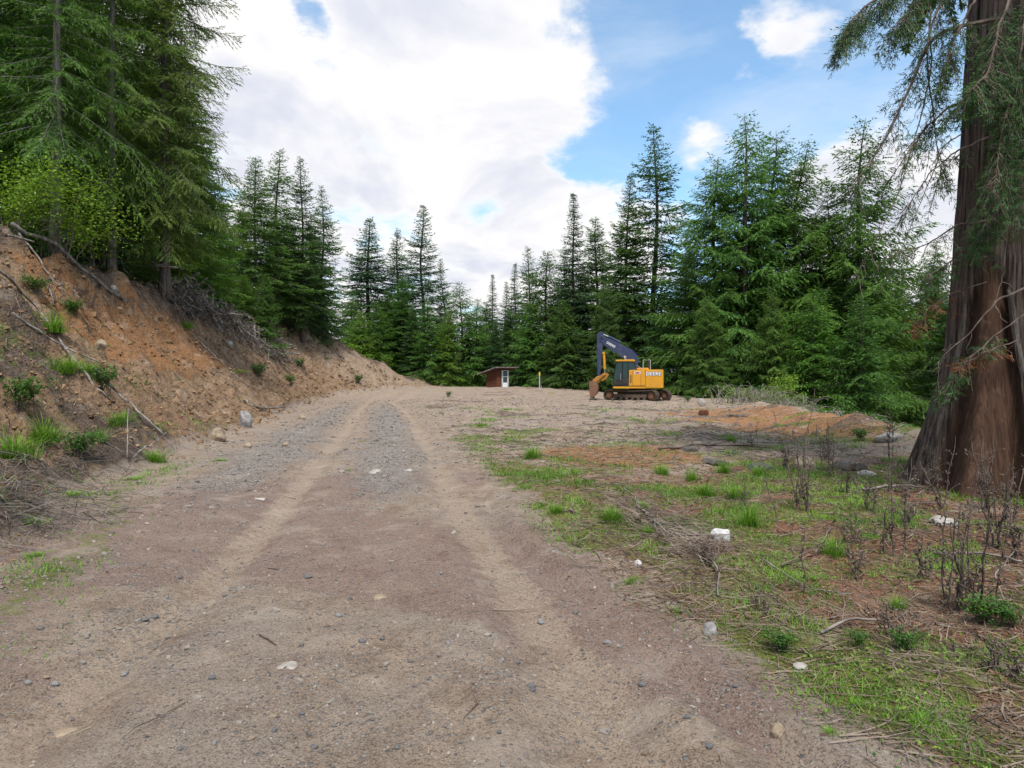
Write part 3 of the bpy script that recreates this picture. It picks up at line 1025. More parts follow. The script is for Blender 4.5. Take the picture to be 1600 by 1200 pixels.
# far edge of the clearing
for kind, px, d, ty, col, w, lab in (
        ('small_cedar', 548, 74, 462, CEDC, .9, 'low light green conifer in the gap beside the hilltop row'),
        ('broad', 577, 80, 338, HAZE_BLUE, 1.12, 'broad bluish spruce, first tall one past the gap in the trees'),
        ('fir', 605, 74, 452, MIDG, .8, 'short green fir below the two bluish spruces'),
        ('broad', 621, 83, 358, HAZE_BLUE, .92, 'narrower bluish spruce between the broad bluish one and the tall spired one'),
        ('narrow', 660, 78, 322, HAZE_BLUE, 1.08, 'tall spired spruce with ragged top near the end of the road'),
        ('fir', 645, 71, 478, DARK, .75, 'dark low fir at the road end with drooping skirts'),
        ('narrow', 697, 80, 405, HAZE_BLUE, .8, 'small pointed spruce just behind the two bright cedars'),
        ('small_cedar', 722, 72, 441, CEDC, .95, 'bright yellow-green cedar with bare stem, beside the shed'),
        ('small_cedar', 746, 74, 468, CEDC, .8, 'lower bright green cedar touching the shed roof'),
        ('narrow', 771, 88, 427, DARK, .75, 'thin dark spire rising straight above the shed'),
        ('narrow', 790, 84, 440, DARK, .8, 'second dark spire, just past the one above the shed'),
        ('narrow', 806, 82, 410, HAZE_BLUE, .8, 'bluish spire above the marker post'),
        ('sparse', 827, 84, 385, DARK, .8, 'see-through dark spire, highest of those near the marker post'),
        ('small_cedar', 856, 72, 395, MIDG, 1.0, 'dense cedar with rounded top behind the marker post'),
        ('fir', 800, 76, 480, DARK, .8, 'dark skirted fir between shed and marker post'),
        ('fir', 775, 72, 500, HAZE_BLUE, .75, 'bluish short fir close behind the shed'),
        ('small_cedar', 562, 70, 486, BRI, 1.0, 'yellow-green young conifer at the end of the bare slope'),
        ('small_cedar', 588, 71, 470, CEDC, .9, 'green young conifer in front of the broad bluish spruce'),
        ('small_cedar', 672, 70, 470, CEDC, .9, 'green conifer at the foot of the tall spired spruce'),
        ('small_cedar', 700, 70, 490, BRI, .85, 'low yellow-green conifer beside the bare-stemmed bright cedar'),
        ('fir', 625, 73, 430, MIDG, .8, 'mid-green fir filling the space below the two bluish spruces'),
        ('fir', 760, 78, 470, DARK, .9, 'dark fir behind the lower bright cedar'),
        ('small_cedar', 828, 70, 470, CEDC, .95, 'green feathery cedar beside the marker post'),
        ('small_cedar', 880, 66, 470, MIDG, 1.0, 'low cedar at the tip of the excavator bucket'),
        ('broad', 885, 74, 400, DARK, .8, 'shaded spruce beneath the tall narrow one near the boom')):
    tree(kind, px, d, ty, col, lab, CG, w * 1.18)
# right-hand wall of trees
for kind, px, d, ty, col, w, lab in (
        ('narrow', 898, 68, 298, HAZE_BLUE, 1.0, 'tall narrow bluish spruce standing above the tip of the boom'),
        ('fir', 932, 70, 338, DARK, .9, 'dark fir between the narrow bluish spruce and the full one above the cab'),
        ('broad', 973, 64, 270, MIDG, .80, 'full dark spruce rising behind the excavator cab'),
        ('sparse', 1019, 64, 190, DARK, 1.0, 'tallest slim spruce with tiered branches above the excavator body'),
        ('cedar', 948, 60, 440, MIDG, .8, 'low spreading cedar close behind the excavator boom'),
        ('cedar', 1075, 60, 372, CEDC, .8, 'cedar filling the dip between the tallest slim spruce and the cedar clump'),
        ('cedar', 1120, 57, 246, CEDC, 0.99, 'forward cedar of the big clump, on its excavator side'),
        ('cedar', 1166, 55, 178, CEDC, 0.94, 'highest cedar of the big clump, grey trunk showing near the ground'),
        ('cedar', 1202, 58, 212, MIDG, 0.94, 'cedar just behind the highest one of the clump'),
        ('cedar', 1242, 56, 222, CEDC, 0.94, 'cedar of the clump with a rounded feathery top'),
        ('cedar', 1292, 57, 300, MIDG, .85, 'lower cedar in the saddle between the clump and the drooping cedar'),
        ('cedar', 1336, 54, 192, CEDC, 0.94, 'drooping cedar whose branches trail toward the big trunk'),
        ('cedar', 1105, 51, 462, CEDC, 1.0, 'bright low cedar on the excavator side of the grey trunks'),
        ('cedar', 1210, 50, 448, CEDC, .9, 'dark-skirted low cedar in front of the clump'),
        ('small_cedar', 1275, 48, 452, CEDC, 1.1, 'low cedar behind the dry bramble canes'),
        ('small_cedar', 1345, 46, 458, MIDG, 1.1, 'low cedar beneath the drooping cedar'),
        ('cedar', 1445, 58, 376, MIDG, .75, 'conifer seen just beside the big trunk, through its hanging twigs'),
        ('cedar', 1400, 62, 420, BRI, .8, 'sunlit yellow-green conifer low down beside the big trunk'),
        ('broad', 1500, 50, 400, DARK, 1.0, 'dark conifer peeping out behind the big trunk'),
        ('broad', 1590, 46, 300, DARK, 1.0, 'dark conifer behind the big trunk at the edge of the picture')):
    tree(kind, px, d, ty, col, lab, RG, w)
# the wood behind, seen only through gaps
rg = random.Random(5)
for i in range(34):
    px = 545 + i * 31 + rg.uniform(-10, 10)
    d = rg.uniform(86, 104)
    top = np.interp(px, [540, 700, 800, 880, 1000, 1150, 1350, 1600], [500, 500, 490, 460, 430, 400, 400, 420]) + rg.uniform(-20, 30)
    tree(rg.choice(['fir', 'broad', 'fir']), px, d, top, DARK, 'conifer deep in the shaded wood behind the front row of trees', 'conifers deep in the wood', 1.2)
for i in range(10):
    px = 20 + i * 52 + rg.uniform(-12, 12)
    d = rg.uniform(60, 74)
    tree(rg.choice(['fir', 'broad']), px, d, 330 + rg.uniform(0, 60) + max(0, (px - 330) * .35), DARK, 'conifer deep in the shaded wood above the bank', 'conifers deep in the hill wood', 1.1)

# ------------------------------------------------------------------ the big old cedar by the road
CX, CY = 7.1, 9.1


def old_cedar():
    root = empty('cedar_tree', 'huge old cedar trunk with flared base and a bare orange wood scar', 'tree', (CX, CY, zat(CX, CY) - .15))
    root.location.z = zat(CX, CY) - .1
    hz = np.concatenate([np.linspace(0, 8, 170), np.linspace(8.5, 26, 18)])
    na = 220
    th = np.linspace(0, 2 * PI, na, endpoint=False)
    TH, HZ = np.meshgrid(th, hz)
    Rz = np.interp(HZ, [0, .35, .9, 1.5, 2.1, 3.5, 7, 14, 26], [1.22, 1.12, 1.0, .88, .80, .73, .62, .42, .05])
    # flutes of the butt and strips of bark
    cam_a = math.atan2(-CY, -CX)
    fl = .10 * np.cos(5 * TH + .6) + .06 * np.cos(8 * TH + 2.1) + .035 * np.cos(13 * TH + 1 + .4 * HZ)
    fl = fl * np.interp(HZ, [0, 1, 3, 8, 26], [1.5, 1.0, .5, .25, .1])
    # bark: ridges that wander up the stem
    cx, sx = np.cos(TH), np.sin(TH)
    rid = fbm(TH * 9.5 + .5 * np.sin(HZ * .8), HZ * .45, 3, 51) - .5
    rid = rid + .6 * (fbm(TH * 24, HZ * .8, 2, 57) - .5)
    seam = np.minimum(TH, 2 * PI - TH)
    rid = rid * sst(0, .12, seam)
    # bare scar on the camera side
    dth = np.arctan2(np.sin(TH - cam_a + .42), np.cos(TH - cam_a + .42))
    wdt = np.interp(HZ, [0, 1.5, 2.6, 3.6], [.62, .50, .32, .05])
    bare = sst(wdt + .10, wdt - .02, np.abs(dth) + .12 * (fbm(HZ * 1.5, TH * 3, 3, 61) - .5)) * sst(3.6, 2.9, HZ + .5 * (fbm(TH * 12, HZ, 2, 62) - .5))
    rr = Rz * (1 + fl) + .10 * rid * (1 - bare) - .085 * bare + .035 * bare * np.cos(dth * 9 + .3 * HZ) + .045 * bare * rid
    lean = np.interp(HZ, [0, 26], [0, .5])
    X = rr * np.cos(TH) + lean
    Y = rr * np.sin(TH)
    V = np.stack([X, Y, HZ], -1).reshape(-1, 3)
    i = np.arange(len(hz) - 1)[:, None] * na
    j = np.arange(na)[None, :]
    k = (j + 1) % na
    F = np.stack([i + j, i + k, i + na + k, i + na + j], -1).reshape(-1, 4)
    me = mesh_np('trunk', V, [F], M['cedar_bark'], {'bare': bare.ravel(), 'tint': rid.ravel()}, True)
    link('trunk', me, root)
    # strips of bark that peel at the rim of the scar
    rg = np.random.default_rng(3)
    st = MB()
    for s in (-1, 1):
        for q in range(7):
            h0 = rg.uniform(.3, 2.2)
            hh = np.linspace(h0, h0 + rg.uniform(.5, 1.2), 6)
            a = cam_a - .42 + s * (np.interp(hh, [0, 1.5, 2.6, 3.6], [.62, .50, .32, .08]) + .10 + .03 * q / 7)
            rz = np.interp(hh, [0, .35, .9, 1.5, 2.1, 3.5], [1.22, 1.12, 1.0, .88, .80, .73]) * (1 + .10 * np.cos(5 * a + .6) + .06 * np.cos(8 * a + 2.1)) + .02
            st.tube(np.stack([rz * np.cos(a), rz * np.sin(a), hh], 1), [.012, .03, .035, .035, .03, .01], 5)
    st.build('bark_strip', M['bark'], root)

    # limbs with hanging sprays; coordinates relative to the base of the tree
    def limbs(specs, seed, ll=.048, lw=.011, mat='cedar_leaf', name='crown'):
        rg = np.random.default_rng(seed)
        wood = MB()
        LP, LD, LW, LT = [], [], [], []
        for P, r, dens, tl0, hang in specs:
            P = np.array(P, float) - np.array([CX, CY, 0])
            n = 24
            tt = np.linspace(0, 1, n)
            seg = np.linspace(0, 1, len(P))
            C = np.stack([np.interp(tt, seg, P[:, k]) for k in range(3)], 1)
            for _ in range(3):
                C[1:-1] = (C[:-2] + 2 * C[1:-1] + C[2:]) / 4
            C[2:] += np.cumsum(rg.normal(0, .008, (n - 2, 3)), 0)
            wood.tube(C, np.linspace(r, r * .18, n), 5)
            Ll = np.linalg.norm(np.diff(C, axis=0), axis=1).sum()
            nt = int(Ll * dens)
            for _ in range(nt):
                s = rg.uniform(.12, 1) ** .8
                k = min(int(s * (n - 1)), n - 2)
                b = C[k] + (C[k + 1] - C[k]) * (s * (n - 1) - k)
                T = unit(C[k + 1] - C[k])
                S = unit(np.cross(T, [0, 0, 1]))
                d0 = T * rg.uniform(.2, .8) + S * rg.choice([-1, 1]) * rg.uniform(.3, 1) + np.array([0, 0, -hang * rg.uniform(.4, 1.3)])
                d0 = unit(d0)
                L = tl0 * rg.uniform(.4, 1.25)
                m = 7
                q = np.linspace(0, 1, m)[:, None]
                tw = b + d0 * L * q + np.array([0, 0, -1]) * L * .45 * hang * q ** 2
                tw[1:] += np.cumsum(rg.normal(0, .012, (m - 1, 3)), 0)
                wood.tube(tw, np.linspace(.0055, .002, m), 3, cap=False)
                if ll <= 0:
                    continue
                # fan of flat scale sprays
                nsub = max(2, int(L / .055))
                for sidx in range(nsub):
                    f = (sidx + rg.random()) / nsub
                    if f < .12:
                        continue
                    kk = min(int(f * (m - 1)), m - 2)
                    pb = tw[kk] + (tw[kk + 1] - tw[kk]) * (f * (m - 1) - kk)
                    td = unit(tw[kk + 1] - tw[kk])
                    pl = unit(np.cross(td, [rg.normal(), rg.normal(), rg.normal() * .3]))
                    for sg in (-1, 1):
                        sd = unit(td * .75 + pl * sg * .75 + np.array([0, 0, -.2]))
                        sl = .15 * (1.15 - f * .7) * rg.uniform(.6, 1.4)
                        ns = 6
                        g = (np.arange(ns) + .2) / ns
                        base_p = pb + sd * sl * g[:, None] + rg.normal(0, .004, (ns, 3))
                        up = np.where(np.arange(ns) % 2, 1, -1)[:, None]
                        D = unit(sd + unit(np.cross(np.cross(td, pl), sd)) * up * .6 + rg.normal(0, .12, (ns, 3)))
                        LP.append(base_p)
                        LD.append(D)
                        LW.append(unit(np.cross(D, np.cross(td, pl)) + rg.normal(0, .25, (ns, 3))))
                        LT.append(np.full(ns, rg.random()))
        wood.build('limb', M['dark_stick'], root)
        if LP:
            LP_, LD_, LW_, LT_ = map(np.concatenate, (LP, LD, LW, LT))
            n = len(LP_)
            V, F, t = leaves_mesh(LP_, LD_, LW_, ll * rg.uniform(.7, 1.3, n), lw * rg.uniform(.7, 1.3, n), LT_)
            link(name, mesh_np(name, V, [F], M[mat], {'tint': t}), root)

    def wp(px, py, d):
        return ((px - 800) / FPX * d, d, CAM_H + (590 - py) / FPX * d)
    # sparse trailing limbs against the sky
    limbs([([wp(1560, 20, 8.6), wp(1455, 40, 8.4), wp(1410, 150, 8.3), wp(1370, 225, 8.2), wp(1330, 280, 8.1)], .030, 9, .50, .55),
           ([wp(1550, 120, 8.5), wp(1490, 150, 8.3), wp(1440, 190, 8.2), wp(1390, 260, 8.2)], .022, 13, .45, .5),
           ([wp(1560, -60, 8.7), wp(1480, -40, 8.4), wp(1440, 60, 8.3), wp(1450, 170, 8.3), wp(1462, 260, 8.3)], .022, 12, .45, .7),
           ([wp(1560, 200, 8.4), wp(1490, 220, 8.2), wp(1450, 265, 8.1), wp(1400, 345, 8.1)], .016, 8, .40, .6),
           ([wp(1560, 330, 8.5), wp(1490, 345, 8.3), wp(1440, 372, 8.2), wp(1385, 390, 8.1)], .016, 10, .42, .45),
           ([wp(1560, -120, 8.7), wp(1480, -80, 8.4), wp(1400, -30, 8.3), wp(1340, 10, 8.2), wp(1315, 45, 8.2)], .032, 34, .45, .7),
           ([wp(1560, -140, 8.2), wp(1500, -70, 8.0), wp(1430, -20, 7.9), wp(1395, 20, 7.8)], .026, 34, .42, .7),
           ([wp(1540, 390, 8.4), wp(1490, 400, 8.2), wp(1450, 430, 8.1)], .012, 18, .30, .5)], 71)
    # sprays that hang in front of the stem
    limbs([([wp(1590, -60, 8.3), wp(1560, 30, 7.9), wp(1545, 100, 7.7), wp(1520, 130, 7.6)], .022, 40, .42, .8),
           ([wp(1640, 60, 8.2), wp(1590, 100, 7.8), wp(1570, 190, 7.7), wp(1560, 290, 7.6)], .020, 36, .42, .9),
           ([wp(1650, 220, 8.2), wp(1590, 240, 7.9), wp(1560, 310, 7.8), wp(1530, 350, 7.8)], .018, 34, .36, .9),
           ([wp(1640, -100, 8.2), wp(1590, 20, 7.8), wp(1585, 120, 7.7), wp(1590, 240, 7.7)], .018, 30, .36, .9),
           ([wp(1600, 480, 8.3), wp(1540, 520, 8.0), wp(1500, 560, 7.9), wp(1480, 600, 7.9)], .010, 22, .26, .7),
           ([wp(1520, -10, 8.2), wp(1490, 60, 8.0), wp(1470, 120, 8.0)], .014, 40, .32, .8)], 72)
    # bare dead twigs
    limbs([([wp(1450, 0, 8.4), wp(1452, 120, 8.3), wp(1400, 300, 8.1), wp(1330, 420, 8.0)], .012, 5, .25, .6),
           ([wp(1500, 200, 8.5), wp(1470, 215, 8.4), wp(1430, 320, 8.4), wp(1385, 430, 8.3)], .010, 6, .25, .5),
           ([wp(1640, 420, 8.0), wp(1560, 460, 7.9), wp(1520, 505, 7.9), wp(1470, 560, 7.8)], .016, 4, .3, .4),
           ([wp(1555, 300, 8.0), wp(1562, 360, 7.9), wp(1572, 420, 7.9), wp(1560, 480, 7.9)], .016, 3, .2, .4)], 73, ll=0)
    # dead reddish sprays
    limbs([([wp(1540, 430, 8.5), wp(1480, 450, 8.3), wp(1440, 475, 8.2), wp(1428, 492, 8.2)], .010, 15, .22, .5),
           ([wp(1590, 520, 8.1), wp(1540, 535, 7.9), wp(1500, 550, 7.8)], .008, 20, .2, .5)], 74, mat='dead_spray', name='dead_spray')
    # the crown above, out of the frame
    rg = np.random.default_rng(9)
    sp = []
    for k in range(44):
        h = rg.uniform(9.8, 23)
        a = rg.uniform(0, 2 * PI)
        L = (4.6 * (1 - (h - 8) / 19)) * rg.uniform(.7, 1.1)
        c, s = math.cos(a), math.sin(a)
        sp.append(([(CX + .4 * c, CY + .4 * s, h), (CX + L * .5 * c, CY + L * .5 * s, h - .1), (CX + L * c, CY + L * s, h - .9)], .05, 14, 1.0, .6))
    limbs(sp, 75, ll=.13, lw=.04)


old_cedar()

# ------------------------------------------------------------------ leafy shrubs and undergrowth
def bush_mesh(seed, H, Rd, nst, nlf, leaf, mat, arch=.5, bark='dark_stick', spread=.25):
    rg = np.random.default_rng(seed)
    st = MB()
    Ps, Ls = [], []
    for k in range(nst):
        a = rg.uniform(0, 2 * PI)
        hh = H * rg.uniform(.5, 1.05)
        r = Rd * rg.uniform(.25, 1.0)
        o = np.array([math.cos(a), math.sin(a), 0])
        s = np.linspace(0, 1, 9)[:, None]
        b0 = np.array([rg.normal(0, .12 * Rd), rg.normal(0, .12 * Rd), -.03])
        P = b0 + o * r * s ** 1.6 + np.array([0, 0, 1]) * hh * (s - arch * .35 * s ** 3)
        P[1:] += np.cumsum(rg.normal(0, .018 * H, (8, 3)), 0) * .5
        st.tube(P, np.linspace(.006 + .004 * H, .003, 9), 4, cap=False)
        m = nlf // nst
        f = rg.uniform(.22, 1.0, m) ** .75 * 8
        i = np.minimum(f.astype(int), 7)
        q = P[i] + (P[i + 1] - P[i]) * (f - i)[:, None]
        # twiglets in small clumps
        cl = rg.normal(0, spread * Rd, (max(3, m // 9), 3)) * np.array([1, 1, .6])
        q = q + cl[rg.integers(0, len(cl), m)] * rg.uniform(.2, 1, (m, 1)) + rg.normal(0, .03 * H, (m, 3))
        Ps.append(q)
    Pt = np.concatenate(Ps)
    Pt[:, 2] = np.maximum(Pt[:, 2], .04)
    n = len(Pt)
    D = unit(rg.normal(0, 1, (n, 3)) * np.array([1, 1, .45]) + np.array([0, 0, -.1]))
    Wd = unit(np.cross(D, rg.normal(0, .5, (n, 3)) + np.array([0, 0, 1])))
    V, F, t = leaves_mesh(Pt, D, Wd, leaf * rg.uniform(.6, 1.3, n), leaf * .55 * rg.uniform(.7, 1.2, n), rg.random(n), True)
    lm = mesh_np('foliage', V, [F], M[mat], {'tint': t})
    Vw, Fw, aw = st.arrays()
    return mesh_np('stem', Vw, Fw, M[bark], {'tint': aw}), lm


BUSH = {
    'maple': bush_mesh(31, 3.6, 2.2, 15, 3400, .115, 'bright_leaf', spread=.34),
    'alder': bush_mesh(32, 3.0, 1.3, 12, 2600, .14, 'bright_leaf'),
    'green': bush_mesh(33, 1.8, 1.2, 14, 2600, .12, 'green_leaf'),
    'low': bush_mesh(34, .6, .5, 10, 700, .07, 'green_leaf'),
}


def bush(kind, loc, s, label, group, name='shrub', rz=0.0):
    o = empty(name, label, 'shrub', loc, rz, group)
    o.scale = (s, s, s)
    link('stem', BUSH[kind][0], o)
    link('foliage', BUSH[kind][1], o)
    return o


def at(px, d, dz=0.0):
    x = (px - 800) / FPX * d
    return (x, d, zat(x, d) + dz)


SG = 'leafy shrubs on top of the bank'
bush('maple', at(95, 22.0), 1.0, 'bright yellow-green shrub in front of the bare dark trunk above the log', SG, rz=1)
bush('maple', at(8, 20.8), .95, 'bright leafy shrub cut by the frame edge above the fallen log', SG, rz=3)
bush('maple', at(150, 24.6), .8, 'smaller bright shrub hanging before the grey-stemmed conifer', SG, rz=5)
bush('green', at(45, 21.6), .8, 'low green undergrowth at the foot of the bright shrubs', SG)
bush('alder', at(268, 33), .6, 'small leafy bush beyond the trunk of the big crest fir', SG, rz=2)
UG = 'leafy saplings at the wood edge'
bush('alder', at(541, 69), 1.25, 'pale green sapling in the gap past the bare slope', UG, rz=1)
bush('alder', at(576, 70), 1.3, 'yellow-green bush low behind the end of the bank', UG, rz=2)
bush('alder', at(600, 70), .9, 'smaller yellow-green bush beside the low dark fir', UG, rz=4)
bush('alder', at(520, 68), 1.2, 'pale bush under the last dark spruce of the hilltop row', UG, rz=5)
for k, (px, d, s, kind, lab) in enumerate(((1225, 45, 1.1, 'alder', 'light leafy bush behind the dry bramble canes'), (1300, 42, 1.1, 'green', 'rounded green bush past the bramble canes'),
                                           (1345, 40, 1.2, 'green', 'tall green bush below the drooping cedar'), (1400, 38, 1.1, 'green', 'leafy bush close beside the big trunk'),
                                           (1425, 34, 1.0, 'green', 'dark green bush against the flared base of the big trunk'), (1265, 38, .8, 'green', 'low bush on the drop beyond the pad'),
                                           (1375, 33, .8, 'green', 'low bush on the drop just short of the big trunk'), (1180, 48, 1.0, 'green', 'green bush at the foot of the grey cedar trunk'),
                                           (1110, 50, .8, 'green', 'low green bush near the rear of the excavator'))):
    bush(kind, at(px, d), s, lab, 'bushes beyond the pad edge', rz=k)
LS = 'low leafy plants on open ground'
for px, py, s, kind, lab in ((700, 620, .8, 'low', 'single green plant on the bare pad short of the shed'), (1268, 640, .9, 'low', 'low green plant at the foot of the bramble canes'),
                             (1075, 628, .8, 'low', 'small green plant beside the excavator tracks'), (1540, 975, .36, 'low', 'bluish-green leafy weed beside the tall weed stalks'),
                             (1582, 985, .30, 'low', 'leafy weed at the frame edge below the big trunk'), (1225, 1020, .26, 'low', 'broad-leaved weed near the pale forked twig'),
                             (1410, 1020, .24, 'low', 'dark leafy clump in the litter, nearest the bottom corner'), (1345, 1010, .18, 'low', 'thistle-like weed between the two leafy clumps'),
                             (1345, 690, .6, 'low', 'bright leafy plant on the mossy slab')):
    bush(kind, hit(px, py), s, lab, LS, 'weed_plant', rz=px)

# ------------------------------------------------------------------ grass
def tuft_mesh(seed, n, H, Rd, mat, w=.007, lean=.5):
    rg = np.random.default_rng(seed)
    a = rg.uniform(0, 2 * PI, n)
    r = Rd * rg.random(n) ** .8 * .8 * (.6 + .4 * np.sin(a * 3 + seed))
    cl = rg.integers(0, 6, n)
    cx_, cy_ = rg.normal(0, .13 * Rd, 6), rg.normal(0, .13 * Rd, 6)
    ch = rg.uniform(.5, 1.1, 6)
    r = r * .6
    B = np.stack([cx_[cl] + r * np.cos(a), cy_[cl] + r * np.sin(a), np.full(n, -.02)], 1)
    a2 = a + rg.normal(0, .7, n)
    h = H * rg.uniform(.25, 1.15, n) * (1.1 - .9 * r / Rd) * ch[cl]
    o = np.stack([np.cos(a2), np.sin(a2), 0 * a2], 1)
    ln = (h * lean * rg.uniform(.2, 1.3, n))[:, None]
    side = np.stack([-np.sin(a2), np.cos(a2), 0 * a2], 1) * (w * rg.uniform(.6, 1.3, n))[:, None] * .5
    up = np.array([0, 0, 1.0])
    m1 = B + o * ln * .3 + up * (h * .6)[:, None]
    tp = B + o * ln + up * (h * rg.uniform(.75, 1.0, n))[:, None]
    V = np.stack([B - side, B + side, m1 + side * .8, m1 - side * .8, tp], 1).reshape(-1, 3)
    i = np.arange(n)[:, None] * 5
    return mesh_np('grass_tuft', V, [i + np.array([[0, 1, 2, 3]]), i + np.array([[3, 2, 4]])], M[mat], {'tint': np.repeat(rg.random(n), 5)})


TUFT = [tuft_mesh(40 + k, 420, .27, .30, 'grass', .006, 1.0) for k in range(3)] + [tuft_mesh(45, 420, .085, .42, 'grass', .006, 1.5)]
TG = 'green grass tufts growing on their own'
for px, py, s, k, lab in (
        (1168, 822, 1.15, 0, 'long bright grass tuft just past the white rock'), (1300, 868, .8, 1, 'dense short grass clump between the dead weed stalks'),
        (1036, 742, .95, 2, 'grass tuft at the near rim of the orange soil'), (1083, 752, .95, 0, 'grass tuft just beyond the dark slabs'),
        (955, 815, .85, 1, 'grass tuft beside the grey twig heap'), (1003, 800, .7, 2, 'thin grass tuft behind the grey twig heap'),
        (1015, 836, .45, 1, 'small dark clump of grass at the end of the grey twig heap'), (872, 802, .5, 2, 'small grass tuft at the road edge'),
        (1130, 740, 1.0, 0, 'broad grass tuft under the dark slab'), (1190, 745, 1.0, 1, 'grass tuft against the second dark slab'),
        (830, 718, 1.2, 2, 'wide grass patch where the pad meets the road'), (1142, 690, .9, 0, 'lone grass tuft on the bare orange-brown pad'),
        (1100, 775, 1.0, 2, 'loose grass tuft in the middle of the verge'), (1150, 780, 1.0, 1, 'tall grass tuft above the long bright one'),
        (1298, 1155, .3, 3, 'small yellow-green tuft alone on the dirt'), (1440, 1140, .5, 3, 'lime-green grass patch nearest the bottom corner'),
        (1350, 1112, .35, 3, 'thin lime-green strip of grass along the road edge'), (1400, 955, .45, 1, 'small grass clump under the tall weed stalks'),
        (1060, 960, .4, 3, 'thin grass at the foot of the speckled rock'), (990, 910, .55, 3, 'yellowish flat grass where the verge meets the road')):
    o = link('grass_tuft', TUFT[k], None, hit(px, py))
    o.scale = (s, s, s)
    o.rotation_euler = (0, 0, px)
    tag(o, lab, 'grass tuft', TG)
BG = 'grass tufts on the earth bank'
for px, py, s, k, lab in (
        (82, 520, 1.9, 0, 'broad-bladed green tuft high on the bank below the log'), (100, 585, 1.7, 1, 'round grass tuft half-way up the bank'),
        (135, 585, 1.2, 2, 'smaller grass tuft beside the round one on the bank'), (68, 692, 1.6, 0, 'tall grass tuft low on the bank near the frame edge'),
        (20, 718, 1.6, 1, 'grass tuft at the frame edge below the tall one'), (184, 668, 1.3, 2, 'upright grass tuft on the lower bank beside the fallen stalks'),
        (240, 722, 1.1, 1, 'grass tuft at the toe of the bank next to the road'), (205, 750, .9, 3, 'flat grass patch at the road edge under the bank'),
        (155, 690, .8, 2, 'small tuft below the upright one on the lower bank'), (105, 775, 1.1, 3, 'low grass amid the grey dead brush'),
        (40, 815, .9, 3, 'grass patch in the near corner of the bank'), (290, 515, 1.6, 1, 'fresh green tuft under the brush pile'),
        (45, 870, .6, 3, 'moss-green patch where the near bank meets the road'), (345, 720, .8, 3, 'thin grass at the toe of the orange slide'),
        (375, 585, 1.8, 3, 'grass patch on the slope below the brush pile'), (510, 560, 2.2, 3, 'yellowish grass patch on the far slope'),
        (565, 690, .7, 3, 'grass strip on the crown of the road'), (545, 735, .5, 3, 'second smaller grass strip on the crown of the road'),
        (752, 665, 1.4, 3, 'low grass patch near the middle of the pad'), (790, 640, 1.6, 3, 'grass patch further out on the pad toward the shed')):
    o = link('grass_tuft', TUFT[k], None, hit(px, py))
    s *= 1.2 if px < 400 else .9
    o.scale = (s, s, s * (.8 if k == 3 else .95))
    o.rotation_euler = (0, 0, px)
    tag(o, lab, 'grass tuft', BG if px < 400 or px in (510,) else TG)


def scatter(n, r0, r1, a0, a1, seed, power=1.0):
    """points on the ground, denser near the camera"""
    rg = np.random.default_rng(seed)
    r = np.exp(math.log(r0) + (math.log(r1) - math.log(r0)) * rg.random(n) ** power)
    a = np.radians(rg.uniform(a0, a1, n))
    return r * np.sin(a), r * np.cos(a), rg


def green_density(x, y):
    u, uc, rut, vrut, verge = zones(x, y)
    n2 = fbm(x * .9, y * .9, 4, 32)
    n4 = fbm(x * 2.2, y * 2.2, 3, 77)
    edge = np.exp(-((x - np.interp(y, RY, RX) - .75) / .6) ** 2) * sst(14, 9, y)
    om = np.exp(-(((x - 2.2 - .12 * (y - 13)) / 2.2) ** 2 + ((y - 13.2) / 2.4) ** 2))
    d = verge * sst(.2, -.2, u) * sst(19, 12, y) * sst(.45, .62, .55 * n2 + .45 * n4 + .06 * edge) * (1 - om) * (1 - .6 * sst(3, 6, x - np.interp(y, RY, RX)) * sst(9, 6, y)) * (.42 + .58 * sst(3.6, 5.2, y))
    d = d + verge * sst(.2, -.2, u) * sst(14, 18, y) * sst(.60, .74, n2) * .5
    d = d + sst(0, .5, u) * sst(.54, .70, n4) * sst(28, 17, y) * .7 + .4 * np.exp(-((u + .4) / .5) ** 2) * sst(16, 11, y) * sst(.5, .65, n4)
    d = d + sst(.1, .9, u - uc) * sst(.45, .6, n2) * .8
    return np.clip(d, 0, 1)


